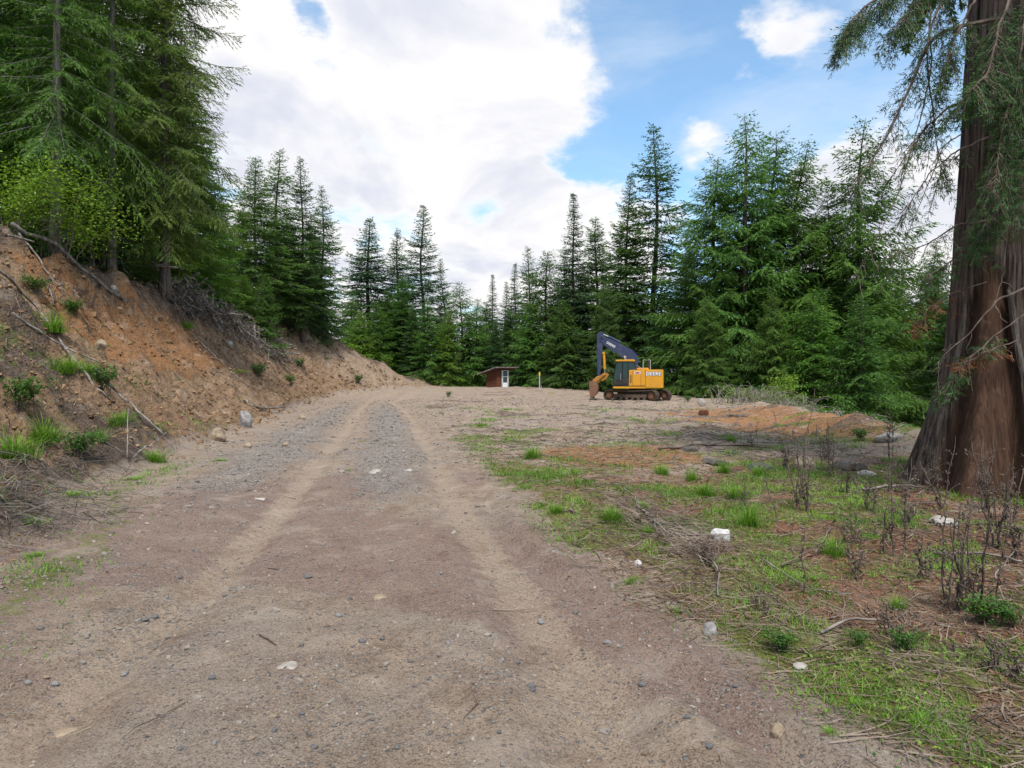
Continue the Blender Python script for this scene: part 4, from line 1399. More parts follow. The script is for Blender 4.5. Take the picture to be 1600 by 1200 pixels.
def build_grass():
    x, y, rg = scatter(420000, 2.4, 34, -44, 44, 101, 1.0)
    keep = rg.random(len(x)) < green_density(x, y) * 1.25
    x, y = x[keep], y[keep]
    n = len(x)
    z = terrain(x, y)
    r = np.hypot(x, y)
    a = rg.uniform(0, 2 * PI, n)
    h = rg.uniform(.008, .034, n) * (1 + .04 * r) * (.3 + 2.6 * fbm(x * 1.9, y * 1.9, 3, 91) ** 2) * (1 + .5 * sst(4.5, 7, y))
    w = .0034 + .0009 * r
    B = np.stack([x, y, z - .005], 1)
    o = np.stack([np.cos(a), np.sin(a), 0 * a], 1)
    sd = np.stack([-np.sin(a), np.cos(a), 0 * a], 1) * (w * .5)[:, None]
    ln = (h * rg.uniform(.3, 1.6, n))[:, None]
    tp = B + o * ln + np.array([0, 0, 1]) * h[:, None]
    V = np.stack([B - sd, B + sd, tp], 1).reshape(-1, 3)
    t = np.clip(.35 + .9 * (fbm(x * 1.5, y * 1.5, 2, 92) - .5) + rg.normal(0, .2, n), 0, 1)
    g = link('grass', mesh_np('grass', V, [np.arange(3 * n).reshape(-1, 3)], M['grass'], {'tint': np.repeat(t, 3)}))
    tag(g, 'short green grass and moss along the verge', 'grass', kind='stuff')
    # dry straw lying about
    x, y, rg = scatter(100000, 2.4, 30, -44, 44, 102, 1.0)
    u, uc, rut, vrut, verge = zones(x, y)
    p = verge * sst(.2, -.2, u) * sst(24, 14, y) * .75 + sst(.1, .7, u) * .5 * (1 - .7 * sst(17.5, 20, y) * sst(.3, .5, u / uc)) + .003
    keep = rg.random(len(x)) < p * sst(.30, .62, fbm(x * 1.1, y * 1.1, 3, 95) + .12)
    x, y = x[keep], y[keep]
    n = len(x)
    z = terrain(x, y)
    r = np.hypot(x, y)
    a = rg.uniform(0, 2 * PI, n)
    L = rg.uniform(.02, .13, n) * (1 + .04 * r)
    el = np.abs(rg.normal(0, .16, n))
    D = np.stack([np.cos(a) * np.cos(el), np.sin(a) * np.cos(el), np.sin(el)], 1)
    sl = terrain(x + .1 * np.cos(a), y + .1 * np.sin(a)) - z
    D[:, 2] += sl / .1
    D = unit(D)
    Wd = unit(np.cross(D, np.array([0, 0, 1.0]) + rg.normal(0, .4, (n, 3))))
    B = np.stack([x, y, z + .006], 1)
    V, F, t = leaves_mesh(B, D, Wd, L, .0035 + .0008 * r, rg.random(n))
    s = link('dry_straw', mesh_np('dry_straw', V, [F], M['dry_grass'], {'tint': t}))
    tag(s, 'dry straw and needle litter on the verge and bank', 'litter', kind='stuff')
    # small leaves of ground cover, and brown leaf flakes
    for nm, mt, cnt, sd_, lab, green in (('ground_cover', 'cover_leaf', 90000, 105, 'low leafy ground cover and moss on the verge', True), ('leaf_litter', 'flake', 70000, 106, 'brown needle and bark flakes on verge and bank', False)):
        x, y, rg = scatter(cnt, 2.5, 22, -44, 44, sd_, 1.0)
        u, uc, rut, vrut, verge = zones(x, y)
        c1, c2 = fbm(x * 1.6, y * 1.6, 3, 121), fbm(x * .6, y * .6, 3, 122)
        if green:
            p = verge * sst(.2, -.2, u) * sst(.47, .66, .6 * c1 + .4 * c2) * .8 + sst(.1, .6, u) * sst(.55, .7, c1) * .35
        else:
            p = verge * sst(.2, -.2, u) * sst(.62, .40, c1) * .8 + sst(.1, .6, u) * sst(20, 15, y) * .5
        keep = rg.random(len(x)) < p
        x, y = x[keep], y[keep]
        n = len(x)
        z = terrain(x, y)
        r = np.hypot(x, y)
        D = unit(np.stack([rg.normal(0, 1, n), rg.normal(0, 1, n), rg.uniform(-.1, .9 if green else .35, n)], 1))
        Wd = unit(np.cross(D, np.array([0, 0, 1.0]) + rg.normal(0, .5, (n, 3))))
        L = (rg.uniform(.008, .022, n) if green else rg.uniform(.010, .040, n)) * (1 + .09 * r)
        B = np.stack([x, y, z + rg.uniform(.001, .02 if green else .008, n)], 1)
        V, F, t = leaves_mesh(B, D, Wd, L, L * (.6 if green else .35), np.clip(rg.normal(.45, .28, n), 0, 1), green)
        o = link(nm, mesh_np(nm, V, [F], M[mt], {'tint': t}))
        tag(o, lab, 'ground cover' if green else 'litter', kind='stuff')
    # twigs
    x, y, rg = scatter(22000, 2.4, 36, -44, 44, 103, 1.0)
    u, uc, rut, vrut, verge = zones(x, y)
    p = verge * sst(.2, -.2, u) * sst(26, 13, y) * .55 + sst(.1, .7, u) * .55 + .002
    keep = rg.random(len(x)) < p * sst(.33, .62, fbm(x * .8, y * .8, 3, 96) + .08)
    x, y = x[keep], y[keep]
    mb = MB()
    zz = terrain(x, y)
    for i in range(len(x)):
        rr = math.hypot(x[i], y[i])
        L = rg.uniform(.06, .42) * (1 + .03 * rr)
        a = rg.uniform(0, 2 * PI)
        q = np.linspace(-.5, .5, 4)
        P = np.stack([x[i] + L * q * math.cos(a), y[i] + L * q * math.sin(a), 0 * q], 1)
        P[:, :2] += rg.normal(0, .05 * L, (4, 2))
        zl = terrain(P[:, 0], P[:, 1])
        P[:, 2] = zl + .008 + np.abs(rg.normal(0, .05)) * L * (q + .5)
        mb.tube(P, np.array([1, .9, .7, .3]) * (.0013 + .0005 * rr) * rg.uniform(.6, 1.4), 3, a=rg.random(), cap=False)
    t = mb.build('twig_litter', M['twig'])
    tag(t, 'fallen twigs scattered over verge and bank', 'twigs', kind='stuff')


build_grass()


def build_stones():
    """gravel on road and pad, clods on the bank: low-cost chipped pebbles"""
    cube = np.array([[x, y, z] for x in (-1, 1) for y in (-1, 1) for z in (-1, 1)], float)
    quads = np.array([[0, 1, 3, 2], [4, 6, 7, 5], [0, 4, 5, 1], [2, 3, 7, 6], [0, 2, 6, 4], [1, 5, 7, 3]])

    def lay(x, y, s, rg, flat=.6, sink=.35):
        n = len(x)
        z = terrain(x, y)
        J = cube[None] * rg.uniform(.55, 1.0, (n, 8, 3))
        J *= np.stack([s * rg.uniform(.8, 1.35, n), s * rg.uniform(.6, 1.0, n), s * flat * rg.uniform(.6, 1.1, n)], 1)[:, None, :] * .5
        a = rg.uniform(0, 2 * PI, n)
        tl = rg.normal(0, .35, n)
        c, sn = np.cos(a)[:, None], np.sin(a)[:, None]
        ct, stl = np.cos(tl)[:, None], np.sin(tl)[:, None]
        X, Y, Z = J[..., 0], J[..., 1], J[..., 2]
        X, Z = X * ct - Z * stl, X * stl + Z * ct
        V = np.stack([X * c - Y * sn + x[:, None], X * sn + Y * c + y[:, None], Z + (z + s * flat * (.5 - sink) * .6)[:, None]], -1).reshape(-1, 3)
        F = (np.arange(n)[:, None, None] * 8 + quads[None]).reshape(-1, 4)
        return V, F
    # gravel
    x, y, rg = scatter(75000, 2.3, 48, -43, 43, 111, 1.15)
    A, B, rt = ground_zones(x, y)
    u, uc, rut, vrut, verge = zones(x, y)
    p = (.26 + .80 * A[:, 0] + .16 * verge * sst(11, 15, y)) * sst(.25, -.1, u) * (1 - .6 * rt) * (1 - .75 * verge * sst(15, 11, y)) * (.35 + 1.1 * sst(.4, .65, fbm(x * 1.3, y * 1.3, 3, 97)))
    k = rg.random(len(x)) < p
    x, y = x[k], y[k]
    r = np.hypot(x, y)
    s = (.0035 + .0019 * r) * np.exp(rg.normal(0, .45, len(x)))
    s = np.minimum(s, .11)
    V, F = lay(x, y, s, rg)
    t = np.repeat(np.clip(rg.beta(1.8, 2.8, len(x)), 0, 1), 8)
    g = link('gravel', mesh_np('gravel', V, [F], M['gravel'], {'tint': t}))
    tag(g, 'loose gravel on the dirt road and pad', 'gravel', kind='stuff')
    # clods and rubble on the bank
    x, y, rg = scatter(75000, 6, 64, -43, 2, 112, .7)
    u, uc, rut, vrut, verge = zones(x, y)
    p = sst(-.5 , .5, u) * sst(.8, -.2, u - uc) * (.55 + .4 * sst(17, 20, y)) * sst(.3, .65, fbm(x * .9, y * .9, 3, 98) + .05)
    k = rg.random(len(x)) < p
    x, y = x[k], y[k]
    r = np.hypot(x, y)
    s = np.minimum((.014 + .0017 * r) * np.exp(rg.normal(0, .6, len(x))), .03 + .23 * sst(9, 24, r))
    V, F = lay(x, y, s, rg, .75, .45)
    t = np.repeat(np.clip(rg.beta(2, 2, len(x)), 0, 1), 8)
    g = link('rubble', mesh_np('rubble', V, [F], M['clod'], {'tint': t}))
    tag(g, 'earth clods and small rubble on the bank', 'rubble', kind='stuff')


build_stones()

# ------------------------------------------------------------------ rocks, each of its own
def rock_mesh(seed, size, mat, sub=3, rough=.28, flat=False):
    rg = np.random.default_rng(seed)
    b = bmesh.new()
    bmesh.ops.create_icosphere(b, subdivisions=sub, radius=.5)
    off = rg.uniform(0, 50, 3)
    cuts = [(unit(rg.normal(0, 1, 3)), rg.uniform(.30, .44)) for _ in range(7)]
    for v in b.verts:
        p = np.array(v.co)
        for nrm, dd in cuts:
            e = p @ nrm - dd
            if e > 0:
                p = p - nrm * e * .9
        q = p * 3.2 + off
        p = p * (1 + rough * (float(fbm(q[0] + q[2], q[1] - q[2] * .7, 3, seed)) - .5) + .5 * rough * (float(fbm(3 * q[0], 3 * q[1] + 3 * q[2], 2, seed)) - .5))
        v.co = p * np.array(size)
    me = bpy.data.meshes.new('rock')
    b.to_mesh(me)
    b.free()
    me.materials.append(M[mat])
    return me


def rock(px, py, w, h, mat, label, seed, group=None, depth=None, sink=.38, name='rock'):
    """w, h: size in pixels of the photograph"""
    p = hit(px, py)
    k = p.y / FPX
    W_, H_ = w * k, h * k
    o = link(name, rock_mesh(seed, (W_, depth or W_ * .8, H_ / (1 - sink)), mat), None, (p.x, p.y + W_ * .3, p.z + H_ * (.5 - sink * .5)))
    o.rotation_euler = (0, 0, (seed * .3) % .6 - .3)
    return tag(o, label, 'rock', group)


rock(1130, 850, 34, 19, 'white_rock', 'bright white lump of rock lying in the verge grass', 201)
rock(1113, 1000, 24, 19, 'grey_rock', 'grey speckled rock at the edge of the dirt', 202)
rock(998, 886, 12, 8, 'white_rock', 'small white stone beside the road edge', 203)
rock(1220, 1168, 22, 18, 'tan_rock', 'rounded brown-grey rock on the dirt at the bottom of the view', 204)
rock(380, 668, 24, 24, 'grey_rock', 'pointed grey rock at the toe of the orange slide', 205)
rock(336, 690, 28, 18, 'tan_rock', 'tan boulder low in the orange slide', 206)
rock(356, 540, 14, 8, 'pale_rock', 'small white stone half-way down the slope under the brush pile', 207)
rock(155, 545, 18, 12, 'tan_rock', 'tan stone stuck in the upper bank face', 208)
rock(1098, 635, 13, 12, 'pale_rock', 'pale round boulder near the rear of the excavator', 209)
rock(966, 624, 15, 6, 'pale_rock', 'flat pale rock in front of the excavator tracks', 210)
rock(1262, 738, 34, 22, 'tan_rock', 'brown-grey boulder at the end of the dark slabs', 211, sink=.35)
rock(445, 698, 12, 7, 'tan_rock', 'brown stone at the road edge past the slide', 212)
rock(470, 655, 12, 6, 'tan_rock', 'dark brown clod at the far toe of the bank', 213)
rock(385, 700, 14, 7, 'tan_rock', 'low tan stone beside the pointed grey rock', 214)
rock(310, 475, 15, 9, 'grey_rock', 'grey stone in the slope above the slide', 215)
rock(176, 457, 14, 9, 'pale_rock', 'pale flat stone under the bank-top brush', 216)
rock(1256, 1052, 26, 8, 'pale_rock', 'flat pale stone in the moss by the road', 217)
rock(1400, 690, 50, 12, 'pale_rock', 'long pale stone on the low mound near the big trunk', 218, sink=.4)
rock(1440, 752, 44, 12, 'pale_rock', 'whitish slab beside the flared root of the big trunk', 219, sink=.4)
rock(1484, 825, 40, 14, 'pale_rock', 'white broken stone in front of the big trunk', 220, sink=.4)
rock(1360, 745, 30, 8, 'pale_rock', 'thin whitish stone next to the mossy slab', 221)
for k, (px, py, s_, kind, lab) in enumerate(((118, 500, 1.0, 'low', 'leafy plant in the orange cut below the log'), (60, 470, .9, 'low', 'leafy plant under the thick grey log'),
                                            (160, 610, 1.0, 'low', 'leafy plant in the middle of the near bank'), (30, 640, 1.0, 'low', 'leafy plant at the frame edge half-way up the bank'),
                                            (120, 715, .8, 'low', 'low leafy plant near the foot of the bank'), (405, 590, 1.3, 'low', 'leafy plant below the spilled end of the brush pile'),
                                            (470, 575, 1.5, 'low', 'pale leafy plant high on the far slope'), (455, 600, 1.1, 'low', 'small leafy plant low on the far slope'),
                                            (560, 598, 1.3, 'low', 'leafy plant near the road bend'))):
    bush(kind, hit(px, py), s_, lab, 'leafy plants on the bank', 'weed_plant', rz=k)
# flat stones bedded in the road: only their tops show
FS = 'pale flat stones bedded in the road'
for px, py, w, h, mat, lab, sd in ((448, 1046, 36, 20, 'pale_rock', 'whitish flat stone bedded in the near road', 231), (405, 780, 24, 6, 'pale_rock', 'white flat stone in the farther wheel track', 232),
                                   (588, 736, 22, 8, 'pale_rock', 'pale flat stone among the crushed gravel', 233), (105, 1146, 46, 20, 'tan_rock', 'large worn flat stone near the bottom of the road', 234),
                                   (592, 935, 26, 12, 'tan_rock', 'worn grey patch of stone mid-road', 235), (640, 735, 14, 5, 'pale_rock', 'smaller pale stone beside the gravel patch', 236)):
    p = hit(px, py)
    k = p.y / FPX
    o = link('flat_stone', rock_mesh(sd, (w * k, h * k * p.y / CAM_H * .9, .06), mat, 3, .35), None, (p.x, p.y, p.z - .014))
    tag(o, lab, 'stone', FS)
# small dark stones on the near road
rg = random.Random(17)
SM = [rock_mesh(240 + k, (1, .75, .55), m_, 2, .3) for k, m_ in enumerate(('dark_rock', 'dark_rock', 'grey_rock', 'tan_rock'))]
PB = [(390, 1167), (279, 1180), (333, 1166), (40, 1072), (15, 1074), (68, 1068), (82, 1073), (193, 1060), (224, 972), (239, 967), (110, 1132), (426, 1152), (424, 1130), (620, 1178), (490, 1177),
      (265, 1044), (808, 1040), (832, 1085), (830, 1081), (845, 978), (870, 1048), (950, 1151), (1075, 1130), (1110, 1172), (700, 1010), (640, 1040), (565, 1005), (528, 968), (330, 1066), (596, 1003),
      (900, 960), (950, 1010), (1005, 1075), (1150, 1078), (470, 1122), (735, 1125), (150, 1020), (60, 985), (350, 935), (280, 905), (480, 905), (690, 900), (780, 1150), (905, 1135)]
for i, (px, py) in enumerate(PB):
    p = hit(px, py)
    s = p.y / FPX * rg.uniform(9, 16)
    o = link('stone', SM[rg.choice((0, 0, 0, 1, 1, 2, 3))], None, (p.x, p.y, p.z + s * .12))
    o.scale = (s, s, s)
    o.rotation_euler = (rg.uniform(-.2, .2), rg.uniform(-.2, .2), rg.uniform(0, 6))
    tag(o, 'small loose stone lying on the near dirt road', 'stone', 'small loose stones on the near road')

# ------------------------------------------------------------------ slabs and wood on the pad
def slab(px, py, w, h, mat, label, rz=0.0, tilt=0.0, depth=.4, name='slab', cat='slab'):
    p = hit(px, py)
    k = p.y / FPX
    b = MB()
    W_, H_ = w * k, h * k
    b.prism([(-W_ / 2, 0), (W_ * .46, -.01), (W_ / 2, H_ * .55), (W_ * .2, H_), (-W_ * .35, H_ * .8)], -depth / 2, depth / 2, min(.02, H_ * .2))
    o = b.build(name, M[mat], None, (p.x, p.y + depth / 2, max(p.z, zat(p.x, p.y + depth / 2), zat(p.x, p.y + depth)) + .01))
    o.rotation_euler = (0, tilt, rz)
    return tag(o, label, cat)


slab(1122, 729, 30, 8, 'slate', 'dark flat slab lying at the near rim of the orange soil', .3, .12)
slab(1196, 737, 36, 8, 'slate', 'longer dark slab under a grass tuft', -.1, -.05)
slab(1338, 736, 38, 12, 'slate', 'moss-dark slab with a bright leafy plant on it', .1, .03)
slab(1080, 707, 22, 5, 'slate', 'thin dark slab farther out on the orange soil', .2, .0, .3)
slab(1101, 649, 13, 8, 'shed_board', 'reddish block of wood on the pad below the pale boulder', .3, 0, .3, 'wood_block', 'wood')
slab(1152, 652, 34, 4, 'dark_stick', 'dark board lying near the bramble canes', .1, .02, .3, 'board', 'board')


def stick(name, pts, r, mat, label, cat='branch', group=None, seed=0, n=6, forks=0, parent=None):
    rgn = np.random.default_rng(seed + 300)
    P = np.array([tuple(p) for p in pts], float)
    t = np.linspace(0, 1, 12)
    sg = np.linspace(0, 1, len(P))
    C = np.stack([np.interp(t, sg, P[:, k]) for k in range(3)], 1)
    L = np.linalg.norm(P[-1] - P[0])
    C[1:-1] += rgn.normal(0, .006 * L, (10, 3))
    mb = MB()
    mb.tube(C, np.linspace(r, r * .55, 12), n)
    for f in range(forks):
        k = rgn.integers(4, 10)
        d = unit(unit(C[k + 1] - C[k]) + rgn.normal(0, .5, 3))
        d[2] = abs(d[2]) * .4
        mb.tube(np.stack([C[k] + d * L * .25 * q for q in (0, .5, 1)]), [r * .5, r * .35, r * .12], 4)
    o = mb.build(name, M[mat], parent, None, True)
    if parent is None:
        tag(o, label, cat, group)
    return o


def lay(p, h=.05):
    return (p[0], p[1], p[2] + h)


def put(px, py, h=.05):
    return lay(hit(px, py), h)


# logs at the top of the bank
def on_crest(px, d, h=.1):
    x = (px - 800) / FPX * d
    return (x, d, zat(x, d) + h)


stick('fallen_log', [on_crest(-40, 18.6, .22), on_crest(15, 19.4, .2), on_crest(80, 20.3, .16)], .17, 'pale_bark', 'thick grey log lying down the slope at the bank top', 'log', seed=1, n=10)
stick('fallen_log', [on_crest(20, 20.4, .2), on_crest(100, 21.9, .15), on_crest(175, 23.6, .12), on_crest(243, 25.4, .1)], .075, 'pale_bark', 'thin bent log trailing from the thick one along the bank crest', 'log', seed=2, n=8)
stick('fallen_branch', [on_crest(14, 20, .1), on_crest(55, 20.6, .55)], .04, 'dead_wood', 'short broken branch leaning against the thick grey log', seed=3)
stick('fallen_branch', [on_crest(30, 20.6, .3), on_crest(62, 20.5, .2), on_crest(95, 20.4, .1)], .035, 'dead_wood', 'pale branch lying just above the thick grey log', seed=4)
for pts, r, lab, sd in (([put(0, 440, .15), put(60, 490, .12), put(130, 590, .1), (put(172, 640, .08))], .035, 'long grey pole sliding down the bank from the frame edge', 5),
                        ([put(20, 505, .15), put(90, 545, .12), put(160, 575, .1)], .03, 'thin fallen pole across the upper bank', 6),
                        ([put(150, 590, .15), put(210, 650, .12), put(255, 690, .1)], .03, 'grey pole pointing down to the toe of the bank', 7),
                        ([put(78, 470, .15), put(84, 500, .4)], .02, 'short bent twig standing on the upper bank', 8),
                        ([put(208, 725, .1), put(260, 703, .35)], .018, 'pale dead stalk leaning over the toe of the bank', 9),
                        ([put(198, 725, .1), put(200, 700, .7)], .014, 'upright dry stalk at the toe of the bank', 10)):
    stick('fallen_branch', pts, r, 'dead_wood', lab, seed=sd, group='dead branches on the bank', n=5)
# twigs on the verge
VG = 'fallen branches on the verge'
for pts, r, mat, lab, sd, fk in (([put(1285, 1000, .03), put(1330, 985, .05), put(1375, 983, .04)], .011, 'dead_wood', 'pale forked twig lying in the moss of the verge', 21, 1),
                                 ([put(1080, 855, .03), put(1122, 900, .06), put(1123, 940, .03)], .010, 'dead_wood', 'crooked grey twig below the white rock', 22, 1),
                                 ([put(990, 790, .06), put(1030, 835, .06), put(1110, 865, .03)], .014, 'dead_wood', 'long grey branch from the twig heap toward the white rock', 23, 3),
                                 ([put(975, 770, .08), put(1010, 820, .10), put(1050, 850, .03)], .010, 'dead_wood', 'thin branch along the top of the twig heap', 24, 2),
                                 ([put(1222, 892, .03), put(1290, 868, .12)], .010, 'dark_stick', 'dark stick propped on the dense short grass clump', 25, 1),
                                 ([put(1350, 770, .05), put(1410, 765, .06), put(1445, 768, .05)], .022, 'dead_wood', 'pale bleached branch near the flared root of the big trunk', 26, 0),
                                 ([put(1460, 875, .05), put(1540, 878, .07), put(1600, 888, .05)], .014, 'dead_wood', 'grey branch lying before the big trunk', 27, 1),
                                 ([put(1190, 880, .03), put(1260, 928, .03), put(1330, 936, .03)], .007, 'dead_wood', 'thin pale stalk across the litter', 28, 1),
                                 ([put(1570, 975, .02), put(1560, 925, .15), put(1590, 900, .2)], .006, 'dead_wood', 'hooped pale stalk at the frame edge', 29, 0),
                                 ([put(1300, 830, .03), put(1275, 872, .03)], .008, 'dead_wood', 'short pale stick behind the dense grass clump', 30, 0),
                                 ([put(1030, 705, .05), put(1100, 700, .08), put(1200, 703, .05)], .03, 'dark_stick', 'dark root lying across the orange soil', 31, 3),
                                 ([put(890, 800, .02), put(900, 808, .05)], .015, 'dark_stick', 'short dark stick end on the road edge', 32, 0),
                                 ([put(1240, 690, .0), lay(hit(1240, 690), .28) , (hit(1240, 690) + Vector((.35, .1, .75)))], .012, 'dead_wood', 'pale dead stem leaning over the brown mound', 33, 2),
                                 ([put(404, 995, .006), put(417, 1003, .014), put(430, 1014, .008)], .006, 'dark_stick', 'curved dark twig on the middle of the road', 34, 0),
                                 ([put(418, 890, .006), put(435, 893, .014)], .007, 'dark_stick', 'short dark twig farther up the road', 35, 0),
                                 ([put(1090, 1000, .01), put(1040, 1030, .01)], .004, 'dark_stick', 'thin dark twig on the dirt before the speckled rock', 36, 0)):
    stick('fallen_branch', pts, r, mat, lab, seed=sd, group=VG, n=5, forks=fk)


# ------------------------------------------------------------------ dead weed stalks on the verge
def weed(px, py, h_px, label, seed, n=4, group='dead weed stalks on the verge'):
    p = hit(px, py)
    H = h_px * p.y / FPX
    rgn = np.random.default_rng(seed)
    root = empty('dead_weed', label, 'dead weed', p, 0, group)
    st, hd = MB(), MB()
    for k in range(n):
        b = np.array([rgn.normal(0, .035), rgn.normal(0, .05), -.02])
        hh = H * (1 if k == 0 else rgn.uniform(.45, .95))
        s = np.linspace(0, 1, 9)
        P = b + np.stack([rgn.normal(0, .10) * H * s + .012 * np.sin(s * 9 + k), rgn.normal(0, .10) * H * s, hh * s], 1)
        P[1:-1] += rgn.normal(0, .006, (7, 3))
        r0 = .0046 * rgn.uniform(.8, 1.4) * (1 + .4 * (H > .8))
        st.tube(P, np.linspace(r0, r0 * .45, 9), 5)
        for q in range(int(5 + 5 * rgn.random())):
            f = rgn.uniform(.12, 1.0)
            i = min(int(f * 8), 7)
            a = rgn.uniform(0, 2 * PI)
            L = rgn.uniform(.05, .20) * (1.25 - f)
            e = P[i] + np.array([math.cos(a) * L, math.sin(a) * L, L * rgn.uniform(.2, 1.2)])
            st.tube([P[i], (P[i] + e) / 2 + [0, 0, .01], e], [r0 * .45, r0 * .35, r0 * .22], 3, cap=False)
            for z in range(4):
                hd.box(e + rgn.normal(0, .012, 3), rgn.uniform(.005, .014, 3), Matrix.Rotation(rgn.uniform(0, 3), 3, 'X'))
        # curled dead leaves along the stem
        for q in range(12):
            f = rgn.uniform(.05, .75)
            i = min(int(f * 8), 7)
            hd.box(P[i] + rgn.normal(0, .012, 3), (.006, .012, rgn.uniform(.02, .05)), Matrix.Rotation(rgn.uniform(-1, 1), 3, 'Y'))
    st.build('stalk', M['dark_stick'], root)
    hd.build('seed_head', M['dark_stick'], root)['kind'] = 'stuff'
    return root


for px, py, h, lab, sd, n in ((1465, 770, 90, 'thin pale stalks at the root flare of the big trunk', 31, 5), (1540, 800, 130, 'tall thin stalks before the dark side of the big trunk', 32, 5),
                              (1525, 775, 100, 'feathery dead stalks against the wood scar', 33, 5), (1575, 820, 120, 'grey stalks beside the feathery ones at the big trunk', 34, 4),
                              (1360, 800, 60, 'low brown stalks behind the drooping-headed dead weed', 35, 4), (1405, 770, 70, 'dry stalks near the bleached branch', 36, 4),
                              (1330, 850, 55, 'short brown stalk in the open litter', 37, 3), (1180, 700, 45, 'small dry stalk beyond the dark slabs', 38, 3),
                              (1225, 735, 60, 'dry stalk between the slabs and the branching dead weed', 39, 4), (1110, 880, 45, 'low dry stems under the white rock', 40, 3),
                              (1400, 1000, 55, 'dry bent stem near the dark leafy clump', 41, 2), (1190, 960, 40, 'small dry stem above the moss edge', 42, 2),
                              (1560, 1060, 60, 'dry stem at the frame edge in the lower verge', 43, 3), (1290, 720, 70, 'dry stalks at the foot of the brown mound', 44, 5),
                              (1500, 958, 225, 'tallest dead weed clump, straight stalks in front of the big trunk', 1, 6), (1522, 958, 190, 'dark leaning dead weed beside the tallest clump', 2, 3),
                              (1385, 868, 160, 'dead weed with drooping dark head, on the open litter', 3, 4), (1250, 790, 185, 'branching dead weed standing before the brown mound', 4, 5),
                              (1262, 800, 120, 'shorter dead weed at the foot of the branching one', 5, 4), (1215, 822, 110, 'thin bowed dead weed past the long bright grass tuft', 6, 1),
                              (1258, 930, 120, 'single thin stalk near the dense grass clump', 7, 1), (1345, 905, 85, 'low dead weed between the dense grass clump and the tall stalks', 8, 3),
                              (1560, 860, 170, 'grey dead weed against the shaded side of the big trunk', 9, 5), (1590, 880, 130, 'dead weed at the frame edge beside the big trunk', 10, 4),
                              (1480, 800, 120, 'flat-headed dead weed against the orange wood scar', 11, 4), (1420, 820, 90, 'low tangled dead weed near the bleached branch', 12, 4),
                              (1320, 770, 80, 'small dead weed behind the mossy slab', 13, 4), (1390, 720, 90, 'thin dead weed beside the flared root', 14, 3),
                              (1440, 900, 70, 'short dead weed in the reddish litter', 15, 3), (1300, 745, 75, 'dead weed next to the brown-grey boulder', 16, 3),
                              (1160, 800, 60, 'low dead stalk in the long bright grass', 17, 2)):
    weed(px, py, h, lab, sd, n)


# ------------------------------------------------------------------ dry brambles along the pad edge
def bramble(px, d, s, label, seed, n=75, green=.25):
    p = at(px, d)
    rgn = np.random.default_rng(seed)
    root = empty('bramble_bush', label, 'bramble', p, 0, 'dry bramble canes along the pad edge')
    cn = MB()
    LP = []
    for k in range(n):
        a = rgn.uniform(0, 2 * PI)
        o = np.array([math.cos(a), math.sin(a), 0])
        hh, r = s * rgn.uniform(.5, 1.3), s * rgn.uniform(.3, 1.5)
        q = np.linspace(0, 1, 9)[:, None]
        b = np.array([rgn.normal(0, .7 * s), rgn.normal(0, .5 * s), -.05])
        P = b + o * r * q ** 1.3 + np.array([0, 0, 1]) * hh * (1.9 * q - (1 + rgn.uniform(0, .9)) * q ** 2.2)
        P[:, 2] = np.maximum(P[:, 2], -.05 + .02 * rgn.random())
        cn.tube(P, np.linspace(.020, .008, 9), 4, cap=False)
        if rgn.random() < green:
            LP.append(P[rgn.integers(2, 9, 22)] + rgn.normal(0, .07, (22, 3)))
    cn.build('cane', M['dead_wood'], root)
    if LP:
        Pt = np.concatenate(LP)
        m = len(Pt)
        D = unit(rgn.normal(0, 1, (m, 3)))
        V, F, t = leaves_mesh(Pt, D, unit(np.cross(D, rgn.normal(0, 1, (m, 3)))), .10 * rgn.uniform(.6, 1.3, m), .06 * rgn.uniform(.7, 1.2, m), rgn.random(m), True)
        link('foliage', mesh_np('foliage', V, [F], M['bright_leaf'], {'tint': t}), root)


for px, d, s, lab, sd, g in ((1160, 40, 1.25, 'bramble thicket with a few green shoots, nearest the excavator', 1, .35), (1195, 37, 1.2, 'arching dry canes in the middle of the bramble row', 2, .3),
                             (1232, 34, 1.0, 'tall arched canes over the brown mound', 3, .1), (1285, 29.5, .85, 'greyish dry canes past the arched ones', 4, .05),
                             (1325, 27, .75, 'low pale canes at the crest of the mound', 5, .1), (1378, 25, .8, 'dry canes close to the big trunk', 6, .15)):
    bramble(px, d, s, lab, sd, green=g)


